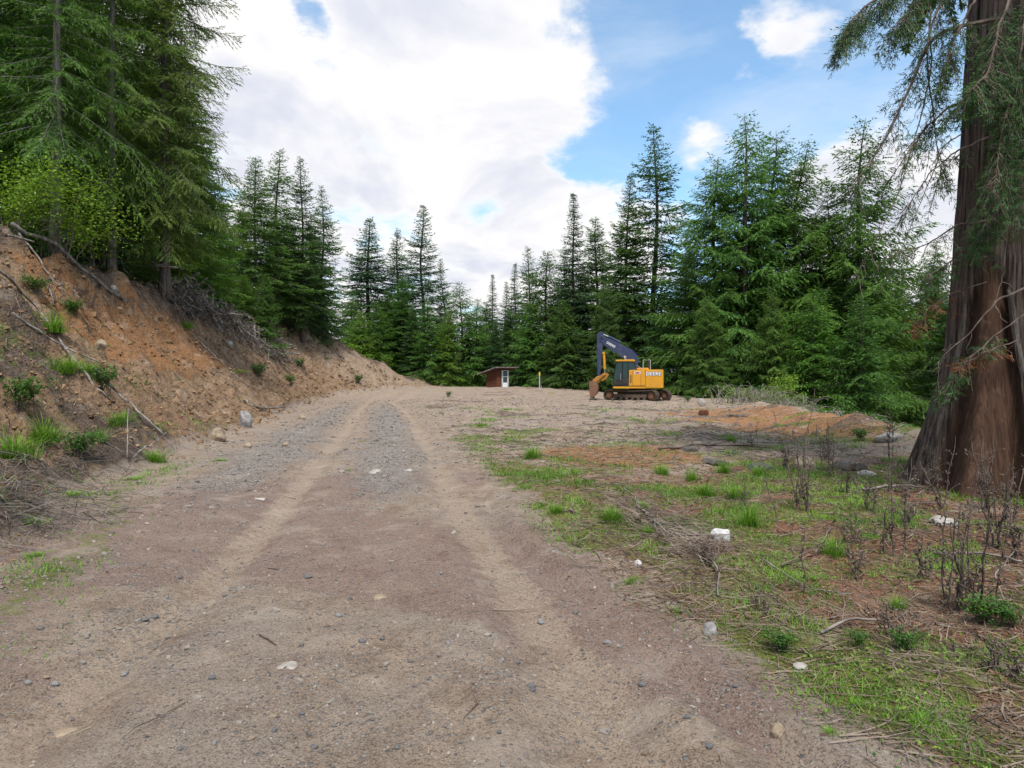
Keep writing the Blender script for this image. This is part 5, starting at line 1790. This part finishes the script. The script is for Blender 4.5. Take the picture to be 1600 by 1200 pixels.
# ------------------------------------------------------------------ brush pile on the bank, roots at its lip, dead brush at its foot
def brush_pile():
    base = hit(330, 478)
    root = empty('brush_pile', 'long heap of grey dead branches along the crest of the bank', 'brush pile', base)
    rgn = np.random.default_rng(23)
    path = [(272, 474), (302, 486), (338, 502), (375, 524), (410, 545), (448, 566)]

    def on(px, py, h):
        g = hit(px, py)
        return np.array(g) + [0, 0, h]
    for k in range(95):
        f = rgn.uniform(0, 5)
        i = min(int(f), 4)
        px = path[i][0] + (path[i + 1][0] - path[i][0]) * (f - i) + rgn.normal(0, 9)
        py = path[i][1] + (path[i + 1][1] - path[i][1]) * (f - i) + rgn.normal(0, 7)
        L = rgn.uniform(.8, 2.6)
        c = on(px, py, rgn.uniform(.1, 1.2))
        d = unit(np.array([.75, -.35, -.42]) + rgn.normal(0, .38, 3))
        o = stick('branch', [c - d * L * .5 - np.array(base), c - np.array(base) + rgn.normal(0, .05, 3), c + d * L * .5 - np.array(base)], rgn.uniform(.035, .09), 'dead_wood' if rgn.random() < .75 else 'grey_stick', '', seed=400 + k, n=5, forks=2, parent=root)
    mb = MB()
    for k in range(1300):
        f = rgn.uniform(0, 5)
        i = min(int(f), 4)
        px = path[i][0] + (path[i + 1][0] - path[i][0]) * (f - i) + rgn.normal(0, 11)
        py = path[i][1] + (path[i + 1][1] - path[i][1]) * (f - i) + rgn.normal(0, 9)
        c = on(px, py, abs(rgn.normal(0, .5))) - np.array(base)
        L = rgn.uniform(.3, 1.4)
        d = unit(np.array([.6, -.3, -.3]) + rgn.normal(0, .55, 3))
        mb.tube([c - d * L * .5, c + rgn.normal(0, .06, 3), c + d * L * .5], [.022, .018, .008], 3, a=rgn.random(), cap=False)
    t = mb.build('twigs', M['grey_stick'], root)
    t['kind'] = 'stuff'


brush_pile()
PG = 'loose poles slipping from the brush pile'
for pts, r, lab, sd in (([put(405, 525, .5), put(440, 560, .2), put(482, 590, .1)], .05, 'long pole sliding from the brush pile to the far slope', 1), ([put(360, 590, .2), put(390, 610, .1)], .04, 'short dark pole on the slope below the brush pile', 2),
                        ([put(380, 635, .1), put(400, 642, .12), put(445, 640, .08)], .05, 'dark log end at the toe of the slope', 3), ([put(300, 530, .2), put(352, 575, .12)], .04, 'pole lying down the slope beside the orange cut', 4),
                        ([put(395, 520, .8), put(425, 555, .1)], .06, 'bleached stump branch sticking out of the brush pile', 5)):
    stick('fallen_pole', pts, r, 'dead_wood', lab, 'pole', PG, sd + 50, 6, 1)


def bank_roots():
    mb = MB()
    rgn = np.random.default_rng(31)
    for k in range(150):
        px = rgn.uniform(60, 300)
        py = np.interp(px, [60, 150, 250, 300], [440, 462, 474, 490]) + rgn.normal(4, 9)
        p = np.array(hit(px, py))
        L = rgn.uniform(.2, 1.0)
        d = unit(np.array([rgn.normal(.35, .4), -.45, -.75]))
        s = np.linspace(0, 1, 5)[:, None]
        P = p + [0, 0, .08] + d * L * s + rgn.normal(0, .05, (5, 3)) * s
        g = terrain(P[:, 0], P[:, 1])
        P[:, 2] = np.maximum(P[:, 2], g + .03)
        mb.tube(P, np.linspace(.014, .004, 5), 3, a=rgn.random(), cap=False)
    o = mb.build('roots', M['dark_stick'])
    tag(o, 'dark roots and twigs trailing over the lip of the cut', 'roots', kind='stuff')
    # grey dead brush at the near foot of the bank
    mb = MB()
    for k in range(420):
        px, py = rgn.uniform(-60, 200), 0
        py = rgn.uniform(700, 850) - max(0, px - 60) * .35 + rgn.normal(0, 12)
        p = np.array(hit(px, py))
        L = rgn.uniform(.15, .8)
        a = rgn.uniform(0, 2 * PI)
        d = unit(np.array([math.cos(a), math.sin(a), rgn.normal(.05, .3)]))
        P = np.stack([p + d * L * q + [0, 0, .02 + .08 * rgn.random()] + rgn.normal(0, .03, 3) for q in (-.5, 0, .5)])
        P[:, 2] = np.maximum(P[:, 2], terrain(P[:, 0], P[:, 1]) + .012)
        mb.tube(P, np.array([.005, .004, .002]) * rgn.uniform(.6, 1.3), 3, a=rgn.random(), cap=False)
    o = mb.build('dead_brush', M['grey_stick'])
    tag(o, 'tangle of grey dead brush at the near foot of the bank', 'dead brush', kind='stuff')


bank_roots()


# grey twig heap on the verge
def twig_heap():
    c0 = hit(1035, 835)
    root = empty('twig_heap', 'low heap of grey twigs and straw beside the white rock', 'twig heap', c0)
    rgn = np.random.default_rng(41)
    mb = MB()
    for k in range(420):
        f = rgn.random()
        px, py = 975 + 140 * f + rgn.normal(0, 16), 790 + 80 * f + rgn.normal(0, 14)
        p = np.array(hit(px, py))
        L = rgn.uniform(.1, .6)
        a = rgn.normal(-.9, .6)
        d = np.array([math.cos(a), math.sin(a), rgn.normal(0, .12)])
        P = np.stack([p + d * L * q + [0, 0, .02 + .08 * rgn.random()] + rgn.normal(0, .015, 3) for q in (-.5, 0, .5)])
        P[:, 2] = np.maximum(P[:, 2], terrain(P[:, 0], P[:, 1]) + .008)
        mb.tube(P - np.array(c0), np.array([.0034, .003, .0014]) * rgn.uniform(.6, 1.6), 3, a=rgn.random(), cap=False)
    o = mb.build('twigs', M['twig'], root)
    o['kind'] = 'stuff'


twig_heap()


# ------------------------------------------------------------------ the excavator
def text_mesh(body, size, depth, mat, parent, loc, rot, name='lettering', off=.022):
    cu = bpy.data.curves.new('lettering', 'FONT')
    cu.body = body
    cu.size = size
    cu.extrude = depth
    cu.offset = size * off
    cu.align_x = 'CENTER'
    cu.align_y = 'CENTER'
    cu.space_character = 1.08
    tmp = bpy.data.objects.new('lettering_source', cu)
    me = bpy.data.meshes.new_from_object(tmp)
    bpy.data.objects.remove(tmp)
    me.materials.clear()
    me.materials.append(M[mat])
    o = link(name, me, parent, loc)
    o.rotation_euler = rot
    return o


def excavator():
    g = hit(985, 623)
    d = 45.0
    X = (996 - 800) / FPX * d
    z0 = zat(X, d)
    root = empty('excavator', 'yellow and navy tracked excavator parked at the edge of the pad, boom raised', 'excavator', (X, d, z0), 0)
    UP = R(180 - 12)       # upper works: forward (+x of the machine) points left and a little away
    LO = R(180 - 38)
    up = Matrix.Rotation(UP, 4, 'Z')
    lo = Matrix.Rotation(LO, 4, 'Z')

    def part(mb, name, mat, parent, m=None, smooth=False, label=None):
        o = mb.build(name, M[mat], parent, None, smooth)
        if m is not None:
            o.matrix_local = m
        if label:
            o['label'] = label
        return o
    # --- undercarriage
    under = MB()
    under.box((0, 0, .50), (1.5, 1.6, .32))
    under.box((.55, 0, .42), (.5, 1.9, .22))
    under.box((-.55, 0, .42), (.5, 1.9, .22))
    part(under, 'undercarriage', 'track_steel', root, lo)
    ring = MB()
    ring.tube([(0, 0, .64), (0, 0, .90)], .62, 28)
    part(ring, 'swing_ring', 'black_paint', root, lo)
    Lc, rs = 1.62, .335                       # half distance of the wheel centres, radius
    for sy in (1, -1):
        y = sy * 1.00
        tr = MB()
        tr.prism([(-1.25, .26), (1.25, .26), (1.3, .52), (-1.3, .52)], y - .17, y + .17, .03)
        frame = part(tr, 'track_frame', 'track_steel', root, lo)
        for k, (cxx, nm) in enumerate(((-Lc, 'sprocket'), (Lc, 'idler_wheel'))):
            wh = MB()
            wh.tube([(cxx, y - .12, .40), (cxx, y + .12, .40)], rs - .06, 22)
            wh.tube([(cxx, y - .17, .40), (cxx, y + .17, .40)], .17, 14)
            if nm == 'sprocket':
                for t in range(16):
                    a = t * 2 * PI / 16
                    wh.box((cxx + (rs - .05) * math.cos(a), y, .40 + (rs - .05) * math.sin(a)), (.06, .08, .06), Matrix.Rotation(-a, 3, 'Y'))
            part(wh, nm, 'rust', frame)
        for k in range(6):
            wl = MB()
            wl.tube([(-1.1 + k * .44, y - .19, .20), (-1.1 + k * .44, y + .19, .20)], .11, 14)
            part(wl, 'roller', 'track_steel', frame)
        # chain of shoes
        per = 4 * Lc + 2 * PI * (rs + .03)
        n = 46
        shoe = MB()
        shoe.box((0, 0, 0), (.185, .52, .03))
        shoe.box((.06, 0, .03), (.025, .52, .045))
        shoe.box((-.03, 0, .022), (.02, .52, .025))
        shoe.box((0, 0, -.05), (.16, .16, .07))
        Vs, Fs, aa = shoe.arrays()
        me = mesh_np('track_shoe', Vs, Fs, M['track_steel'], {'tint': aa})
        track = bpy.data.objects.new('track', None)
        COL.objects.link(track)
        track.parent = root
        track.matrix_local = lo
        for k in range(n):
            s = k * per / n
            rr = rs + .03
            if s < 2 * Lc:
                p, a = (-Lc + s, .40 + rr), 0.0
                sagz = -.05 * math.sin(PI * s / (2 * Lc))
                p = (p[0], p[1] + sagz)
            elif s < 2 * Lc + PI * rr:
                a = (s - 2 * Lc) / rr
                p = (Lc + rr * math.sin(a), .40 + rr * math.cos(a))
            elif s < 4 * Lc + PI * rr:
                a = PI
                p = (Lc - (s - 2 * Lc - PI * rr), .40 - rr)
            else:
                a = PI + (s - 4 * Lc - PI * rr) / rr
                p = (-Lc + rr * math.sin(a), .40 + rr * math.cos(a))
            o = link('track_shoe', me, track, (p[0], y, p[1]))
            o.rotation_euler = (0, a, 0)
    # --- upper works; machine x forward, y to its left (towards the camera), z up
    # platform sill
    sill = MB()
    sill.prism([(-1.5, .90), (1.62, .90), (1.66, .96), (1.62, 1.03), (-1.5, 1.03)], -1.18, 1.18, .02)
    part(sill, 'platform', 'yellow_paint', root, up)
    # engine house with side panel, counterweight
    b = bmesh.new()
    pts = [(-.95, 1.20), (.52, 1.20), (.52, -1.20), (-.95, -1.20)]
    eh = MB()
    eh.prism([(-.55, 1.04), (.56, 1.04), (.56, 2.12), (.48, 2.17), (-.55, 2.18)], -1.20, 1.20, .03)
    body = part(eh, 'engine_housing', 'yellow_paint', root, up)
    b.free()

    def plan_prism(pl, z0_, z1_, bev):
        bb = bmesh.new()
        f = bb.faces.new([bb.verts.new((x, y, z0_)) for x, y in pl])
        r = bmesh.ops.extrude_face_region(bb, geom=[f])
        bmesh.ops.translate(bb, verts=[e for e in r['geom'] if isinstance(e, bmesh.types.BMVert)], vec=(0, 0, z1_ - z0_))
        bmesh.ops.recalc_face_normals(bb, faces=bb.faces[:])
        bmesh.ops.bevel(bb, geom=bb.edges[:], offset=bev, segments=2, profile=.6, affect='EDGES', clamp_overlap=True)
        m = MB()
        m.bm(bb)
        return m
    cw = plan_prism([(-.56, 1.215), (-1.60, 1.205), (-1.73, 1.10), (-1.79, .55), (-1.80, 0), (-1.79, -.55), (-1.73, -1.10), (-1.60, -1.205), (-.56, -1.215)], .93, 2.19, .04)
    cwt = part(cw, 'counterweight', 'yellow_paint', root, up)
    # seams and grille of the side panels
    sm = MB()
    for x in (-.25, .30):
        sm.box((x, 1.203, 1.6), (.018, .008, 1.05))
    sm.box((0, 1.203, 1.12), (1.0, .008, .018))
    part(sm, 'panel_seam', 'black_paint', body)
    gr = MB()
    for k in range(7):
        gr.box((.43, 1.203, 1.30 + k * .085), (.11, .012, .045))
    part(gr, 'grille', 'black_paint', body)
    dec = MB()
    dec.box((-.02, 1.204, 1.98), (.40, .008, .18))
    part(dec, 'decal', 'white_paint', body)
    dr = MB()
    dr.box((.08, 1.21, 1.98), (.10, .006, .13))
    dr.box((-.12, 1.21, 1.98), (.10, .006, .13))
    part(dr, 'decal_mark', 'red_paint', body)
    db = MB()
    db.box((-.02, 1.211, 1.98), (.06, .006, .13))
    part(db, 'decal_mark', 'black_paint', body)
    # hood top: cover, exhaust, rail, lamp
    hd = MB()
    hd.prism([(-.8, 2.19), (.3, 2.19), (.25, 2.33), (-.75, 2.33)], -1.0, .2, .04)
    part(hd, 'hood', 'yellow_paint', root, up)
    ex = MB()
    ex.tube([(-.75, -.5, 2.3), (-.75, -.5, 2.72), (-.82, -.5, 2.82)], .055, 10)
    part(ex, 'exhaust_pipe', 'black_paint', root, up)
    rl = MB()
    rl.tube([(-.88, .95, 2.19), (-.88, .95, 2.80), (-.84, .95, 2.86), (-.45, .95, 2.86), (-.40, .95, 2.80), (-.40, .95, 2.19)], .030, 7)
    rl.tube([(.5, 1.05, 2.15), (.40, 1.05, 2.52), (-.05, 1.05, 2.45), (-.35, 1.05, 2.19)], .018, 7)
    part(rl, 'handrail', 'grey_metal', root, up)
    # lettering plate and word
    word = text_mesh('DEERE', .335, .006, 'black_paint', cwt, (-1.09, 1.217, 1.90), (R(90), 0, R(180)), off=.075)
    word['label'] = 'black outline of the white block letters'
    text_mesh('DEERE', .335, .006, 'white_paint', cwt, (-1.09, 1.226, 1.90), (R(90), 0, R(180)), off=.03)
    # --- cab
    cab = bpy.data.objects.new('cab', None)
    COL.objects.link(cab)
    cab.parent = root
    cab.matrix_local = up
    x0, x1, y0, y1 = .58, 1.62, .18, 1.16
    base = MB()
    base.prism([(x0, 1.04), (x1, 1.04), (x1 + .02, 1.55), (x0, 1.60)], y0, y1, .03)
    part(base, 'cab_base', 'black_paint', cab)
    post = MB()
    for (xa, za, xb, zb) in ((x1, 1.55, x1 - .24, 2.78), (x0 + .03, 1.55, x0 + .03, 2.78), (x0 + .42, 1.05, x0 + .40, 2.78)):
        for y in (y0 + .03, y1 - .03):
            post.tube([(xa, y, za), (xb, y, zb)], .036, 4)
    post.tube([(x1, y0, 1.56), (x1, y1, 1.56)], .03, 4)
    part(post, 'cab_frame', 'black_paint', cab)
    # rear quarter of the cab, above the housing
    rq = MB()
    for (xa, za, xb, zb) in ((x0 - .55, 2.16, x0 - .34, 2.78), (x0 - .55, 2.16, x0 + .03, 2.16)):
        for y in (y0 + .03, y1 - .03):
            rq.tube([(xa, y, za), (xb, y, zb)], .032, 4)
    part(rq, 'cab_frame', 'black_paint', cab)
    for prof, yy in (([(x0 + .06, 1.62), (x0 + .38, 1.62), (x0 + .37, 2.74), (x0 + .06, 2.74)], y1 - .02), ([(x0 + .46, 1.58), (x1 - .03, 1.58), (x1 - .26, 2.74), (x0 + .44, 2.74)], y1 - .02),
                     ([(x0 - .50, 2.19), (x0 + .01, 2.19), (x0 + .01, 2.74), (x0 - .32, 2.74)], y1 - .02), ([(x0 + .06, 1.62), (x1 - .03, 1.58), (x1 - .26, 2.74), (x0 - .3, 2.74)], y0 + .02)):
        gm = MB()
        gm.prism(prof, yy - .006, yy + .006)
        part(gm, 'window', 'cab_glass', cab)
    ws = MB()
    ws.prism([(x1 - .005, 1.6), (x1 + .008, 1.6), (x1 - .232, 2.74), (x1 - .245, 2.74)], y0 + .06, y1 - .06)
    part(ws, 'windscreen', 'cab_glass', cab)
    dm = MB()
    dm.prism([(x0 + .46, 1.10), (x1 - .04, 1.10), (x1 - .03, 1.54), (x0 + .46, 1.54)], y1 + .0, y1 + .025, .01)
    door = part(dm, 'door', 'black_paint', cab)
    hn = MB()
    hn.tube([(x0 + .54, y1 + .05, 1.5), (x0 + .54, y1 + .05, 1.95)], .014, 6)
    part(hn, 'handle', 'grey_metal', door)
    se = MB()
    se.prism([(x0 + .15, 1.6), (x0 + .6, 1.6), (x0 + .6, 1.75), (x0 + .3, 1.78), (x0 + .22, 2.4), (x0 + .10, 2.4)], .45, .9, .03)
    part(se, 'seat', 'black_paint', cab)
    rf = MB()
    rf.prism([(x0 - .42, 2.76), (x1 - .18, 2.76), (x1 - .14, 2.80), (x1 - .22, 2.88), (x0 - .34, 2.90), (x0 - .44, 2.84)], y0 - .03, y1 + .04, .025)
    part(rf, 'cab_roof', 'yellow_paint', cab)
    mr = MB()
    mr.tube([(x1 - .1, y1, 2.3), (x1 + .15, y1 + .15, 2.25)], .012, 5)
    mr.box((x1 + .18, y1 + .16, 2.15), (.05, .18, .28))
    part(mr, 'mirror', 'black_paint', cab)
    # --- boom, stick, bucket (in the plane y = -.25)
    yb = -.22
    bo = MB()
    bo.prism([(.30, 1.25), (.62, 1.30), (.66, 2.35), (.95, 2.98), (1.48, 3.38), (2.36, 3.95), (2.62, 4.30), (2.66, 4.52), (2.54, 4.66), (2.30, 4.55), (1.75, 4.30), (1.00, 3.92), (.36, 3.58), (.02, 3.18), (-.08, 2.75), (.08, 2.1)],
             yb - .17, yb + .17, .03)
    boom = part(bo, 'boom', 'navy_paint', root, up)
    tx = text_mesh('DEERE', .23, .006, 'white_paint', boom, (1.86, yb + .178, 3.98), (R(90), R(-30), R(180)))
    tx.rotation_euler = (Matrix.Rotation(R(180), 4, 'Z') @ Matrix.Rotation(R(90), 4, 'X') @ Matrix.Rotation(R(-31), 4, 'Z')).to_euler()
    pins = MB()
    for x, z, r_ in ((2.48, 4.50, .09), (.42, 1.55, .10), (.80, 3.2, .09)):
        pins.tube([(x, yb - .21, z), (x, yb + .21, z)], r_, 14)
    part(pins, 'pin', 'black_paint', boom)
    lamp = MB()
    lamp.box((.86, yb + .22, 3.12), (.14, .10, .12))
    lamp.tube([(.88, yb + .22, 3.06), (.82, yb + .26, 2.75)], .035, 6)
    part(lamp, 'work_light', 'white_paint', boom)
    # hoses along the boom back
    hs = MB()
    for k in range(3):
        hs.tube([(.0, yb + .1 - .08 * k, 3.3), (.4, yb + .1 - .08 * k, 3.68), (1.0, yb + .1 - .08 * k, 3.98), (1.7, yb + .1 - .08 * k, 4.33)], .018, 5)
    part(hs, 'hose', 'black_paint', boom)
    # boom cylinders
    for y in (yb - .30, yb + .30):
        c1 = MB()
        c1.tube([(1.0, y, 1.35), (.86, y, 2.5)], .085, 12)
        bar = part(c1, 'boom_cylinder', 'navy_paint', root, up)
        c2 = MB()
        c2.tube([(.86, y, 2.5), (.80, y, 3.2)], .045, 10)
        part(c2, 'rod', 'chrome', bar)
    # stick cylinder on the boom back
    c1 = MB()
    c1.tube([(1.15, yb, 4.12), (2.05, yb, 4.58)], .085, 12)
    sc = part(c1, 'stick_cylinder', 'navy_paint', root, up)
    c2 = MB()
    c2.tube([(2.05, yb, 4.58), (2.62, yb, 4.82)], .045, 10)
    part(c2, 'rod', 'chrome', sc)
    st = MB()
    st.prism([(2.34, 4.62), (2.46, 4.90), (2.66, 4.92), (2.84, 4.72), (2.86, 3.6), (2.80, 1.72), (2.62, 1.70), (2.46, 3.5), (2.36, 4.3)], yb - .13, yb + .13, .025)
    part(st, 'stick', 'navy_paint', root, up)
    c1 = MB()
    c1.tube([(2.36, yb, 3.35), (2.30, yb, 2.25)], .095, 12)
    c1.box((2.37, yb, 3.40), (.16, .22, .16))
    bc = part(c1, 'bucket_cylinder', 'yellow_paint', root, up)
    c2 = MB()
    c2.tube([(2.30, yb, 2.25), (2.28, yb, 1.95)], .05, 10)
    part(c2, 'rod', 'chrome', bc)
    lk = MB()
    lk.prism([(2.20, 1.88), (2.34, 2.0), (2.78, 1.66), (3.06, 1.42), (3.0, 1.26), (2.70, 1.44), (2.50, 1.62)], yb - .20, yb + .20, .03)
    lk.prism([(2.62, 1.78), (2.86, 1.74), (3.12, 1.50), (3.28, 1.30), (2.96, 1.20), (2.66, 1.30)], yb - .15, yb + .15, .03)
    lk.prism([(1.98, 1.86), (2.16, 1.98), (2.62, 1.72), (2.70, 1.44), (2.44, 1.40), (2.16, 1.56)], yb - .12, yb + .12, .03)
    part(lk, 'bucket_linkage', 'rusty_yellow', root, up)
    # bucket: a curved shell with side plates and teeth
    arc = []
    for k in range(13):
        a = R(112 + k * 13.2)
        arc.append((2.98 + .56 * math.cos(a) * (1.0 + .1 * math.sin(a)), .86 + .62 * math.sin(a)))
    outer = [(3.30, 1.42)] + [(x + .30, z) for x, z in arc][0:] + [(3.05, .16)]
    inner = [(x + (3.3 - x) * .07, z + (.86 - z) * .07) for x, z in outer]
    bk = MB()
    prof = outer + inner[::-1]
    bk.prism(prof, yb - .62, yb + .62)
    for s in (-.62, .62):
        bk.prism([(3.36, 1.36)] + outer[1:] + [(3.30, .22)], yb + s - .018, yb + s + .018)
    bucket = part(bk, 'bucket', 'rust', root, up)
    for k in range(5):
        th = MB()
        th.prism([(3.02, .11), (3.05, .21), (3.34, .14), (3.36, .11)], yb - .48 + k * .24 - .04, yb - .48 + k * .24 + .04, .008)
        part(th, 'tooth', 'grey_metal', bucket)
    # flip the bucket so that it curls toward the machine
    return root


excavator()


# ------------------------------------------------------------------ shed and marker post
def shed():
    d = 64
    x = (776 - 800) / FPX * d
    z0 = zat(x, d) - .03
    root = empty('shed', 'small red-brown board shed with a slanting dark roof and a white-framed door', 'shed', (x, d, z0), 0)
    # local frame: corner nearest the camera at the origin; side wall runs back-left, front wall back-right
    a = R(38)
    s_dir = np.array([-math.cos(a), math.sin(a), 0]) * 1.35      # side wall
    f_dir = np.array([math.cos(R(24)), math.sin(R(24)), 0]) * 1.32
    hs0, hs1, hf = 1.78, 1.42, 1.80

    def wall(p0, dvec, h0, h1, name, mat, x0=0.0, x1=1.0, zb=0.0):
        n = 12
        L = np.linalg.norm(dvec)
        u = dvec / L
        nrm = np.array([u[1], -u[0], 0])
        w = MB()
        for k in range(n):
            za, zb_ = k / n, (k + 1) / n - .012
            c0, c1 = p0 + dvec * x0, p0 + dvec * x1
            ha, hb = h0, h1
            V = []
            for dep in (.05, 0.0):
                for q, hh in ((c0, ha), (c1, hb)):
                    for zt in (za, zb_):
                        o_ = .018 * (1 - (zt - za) * n) if dep else 0
                        V.append(q + nrm * (dep * .5 + o_) + [0, 0, zb + hh * zt])
            w.add(V, [[0, 2, 3, 1], [4, 5, 7, 6], [0, 1, 5, 4], [2, 6, 7, 3], [1, 3, 7, 5], [0, 4, 6, 2]])
        o = w.build(name, M[mat], root)
        o['kind'] = 'stuff'
        return o
    O = np.zeros(3)
    wall(O, s_dir, hs0, hs1, 'board_wall', 'shed_board')
    wall(O, f_dir, hf, hf, 'board_wall', 'shed_board', 0.0, .40)
    wall(s_dir, f_dir, hs1, hs1, 'board_wall', 'shed_board')
    wall(f_dir, s_dir, hf, hs1, 'board_wall', 'shed_board')
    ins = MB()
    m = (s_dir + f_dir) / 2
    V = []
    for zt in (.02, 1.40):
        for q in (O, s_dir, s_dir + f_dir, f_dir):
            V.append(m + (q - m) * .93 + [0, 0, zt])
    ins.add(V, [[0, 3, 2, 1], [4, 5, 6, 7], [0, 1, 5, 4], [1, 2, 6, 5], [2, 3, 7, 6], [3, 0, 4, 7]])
    part = ins.build('interior', M['dark_interior'], root)  # solid near-black block painted as the shade inside the shed
    # grey weathered lower boards on the side
    u = f_dir / np.linalg.norm(f_dir)
    nr = np.array([u[1], -u[0], 0])
    fr = MB()
    rotz = Matrix.Rotation(math.atan2(u[1], u[0]), 3, 'Z')

    def fbox(x, z, w, h, t, mb, off=.05):
        mb.box(u * x + nr * off + [0, 0, z], (w, t, h), rotz)
    L = 1.32
    for x in (.56, 1.24):
        fbox(x, .88, .07, 1.76, .07, fr)
    fbox(.90, 1.73, .61, .07, .07, fr)
    fbox(.90, .03, .61, .06, .07, fr)
    fr_o = fr.build('door_frame', M['grey_paint'], root)
    dr = MB()
    fbox(.90, .30, .58, .46, .04, dr)
    for x in (.635, 1.165):
        fbox(x, .88, .05, 1.62, .04, dr)
    fbox(.90, 1.12, .48, .045, .04, dr)
    door = dr.build('door', M['white_paint'], root)
    for z, h in ((1.40, .50), (.81, .55)):
        pn = MB()
        fbox(.90, z, .47, h, .012, pn, .045)
        pn.build('pane', M['cab_glass'], door)
    # roof: one slope of shakes, its edges ragged
    rg_ = np.random.default_rng(4)
    back = s_dir / np.linalg.norm(s_dir)
    rf = bpy.data.objects.new('roof', None)
    COL.objects.link(rf)
    rf.parent = root
    deck = MB()
    e0, e1, f0, f1 = -.55, 1.95, -.55, 1.95
    P = lambda s, f, up=0.0: back * s + u * f + np.array([0, 0, hs0 + .10 - .285 * s + up])
    V = [P(e0, f0), P(e1, f0), P(e1, f1), P(e0, f1), P(e0, f0, .05), P(e1, f0, .05), P(e1, f1, .05), P(e0, f1, .05)]
    deck.add(V, [[0, 3, 2, 1], [4, 5, 6, 7], [0, 1, 5, 4], [1, 2, 6, 5], [2, 3, 7, 6], [3, 0, 4, 7]])
    deck.build('roof_deck', M['roof_shake'], rf)
    sh = MB()
    for i in range(9):
        for j in range(14):
            s, f = e0 + i * .28, f0 + j * .18
            dz = rg_.uniform(0, .03)
            b = [P(s - .06, f + .01, .06 + dz), P(s + .30, f + .01, .075 + dz), P(s + .30, f + .165, .075 + dz), P(s - .06, f + .165, .06 + dz)]
            t = [q + np.array([0, 0, .02]) for q in b]
            sh.add(b + t, [[0, 3, 2, 1], [4, 5, 6, 7], [0, 1, 5, 4], [1, 2, 6, 5], [2, 3, 7, 6], [3, 0, 4, 7]])
    so = sh.build('shingle', M['roof_shake'], rf)
    so['kind'] = 'stuff'
    fc = MB()
    for a_, b_ in ((P(e0, f0, .0), P(e0, f1, .0)), (P(e0, f0), P(e1, f0))):
        fc.tube([a_, b_], .05, 4)
    fc.build('fascia_board', M['dead_wood'], rf)
    rt = MB()
    for k in range(6):
        q = P(.1, -.1 + k * .42, -.05)
        rt.tube([P(-.5, -.4 + k * .42, -.04), P(1.7, -.4 + k * .42, -.04)], .03, 4)
    rt.build('rafter', M['shed_board'], rf)


shed()


def post():
    d = 58
    x = (843 - 800) / FPX * d
    root = empty('marker_post', 'thin grey marker post with a yellow top near the shed', 'post', (x, d, zat(x, d)))
    h = CAM_H + (590 - 581) / FPX * d - zat(x, d)
    p = MB()
    p.prism([(-.05, -.3), (.05, -.3), (.045, h - .35), (-.045, h - .35)], -.045, .045, .008)
    p.build('pole', M['grey_post'], root)
    c = MB()
    c.prism([(-.06, h - .35), (.06, h - .35), (.06, h - .04), (.0, h), (-.06, h - .04)], -.055, .055, .008)
    c.build('cap', M['sign_yellow'], root)
    s = MB()
    s.box((.14, .0, .12), (.04, .04, .55), Matrix.Rotation(.15, 3, 'Y'))
    s.build('stake', M['grey_post'], root)


post()
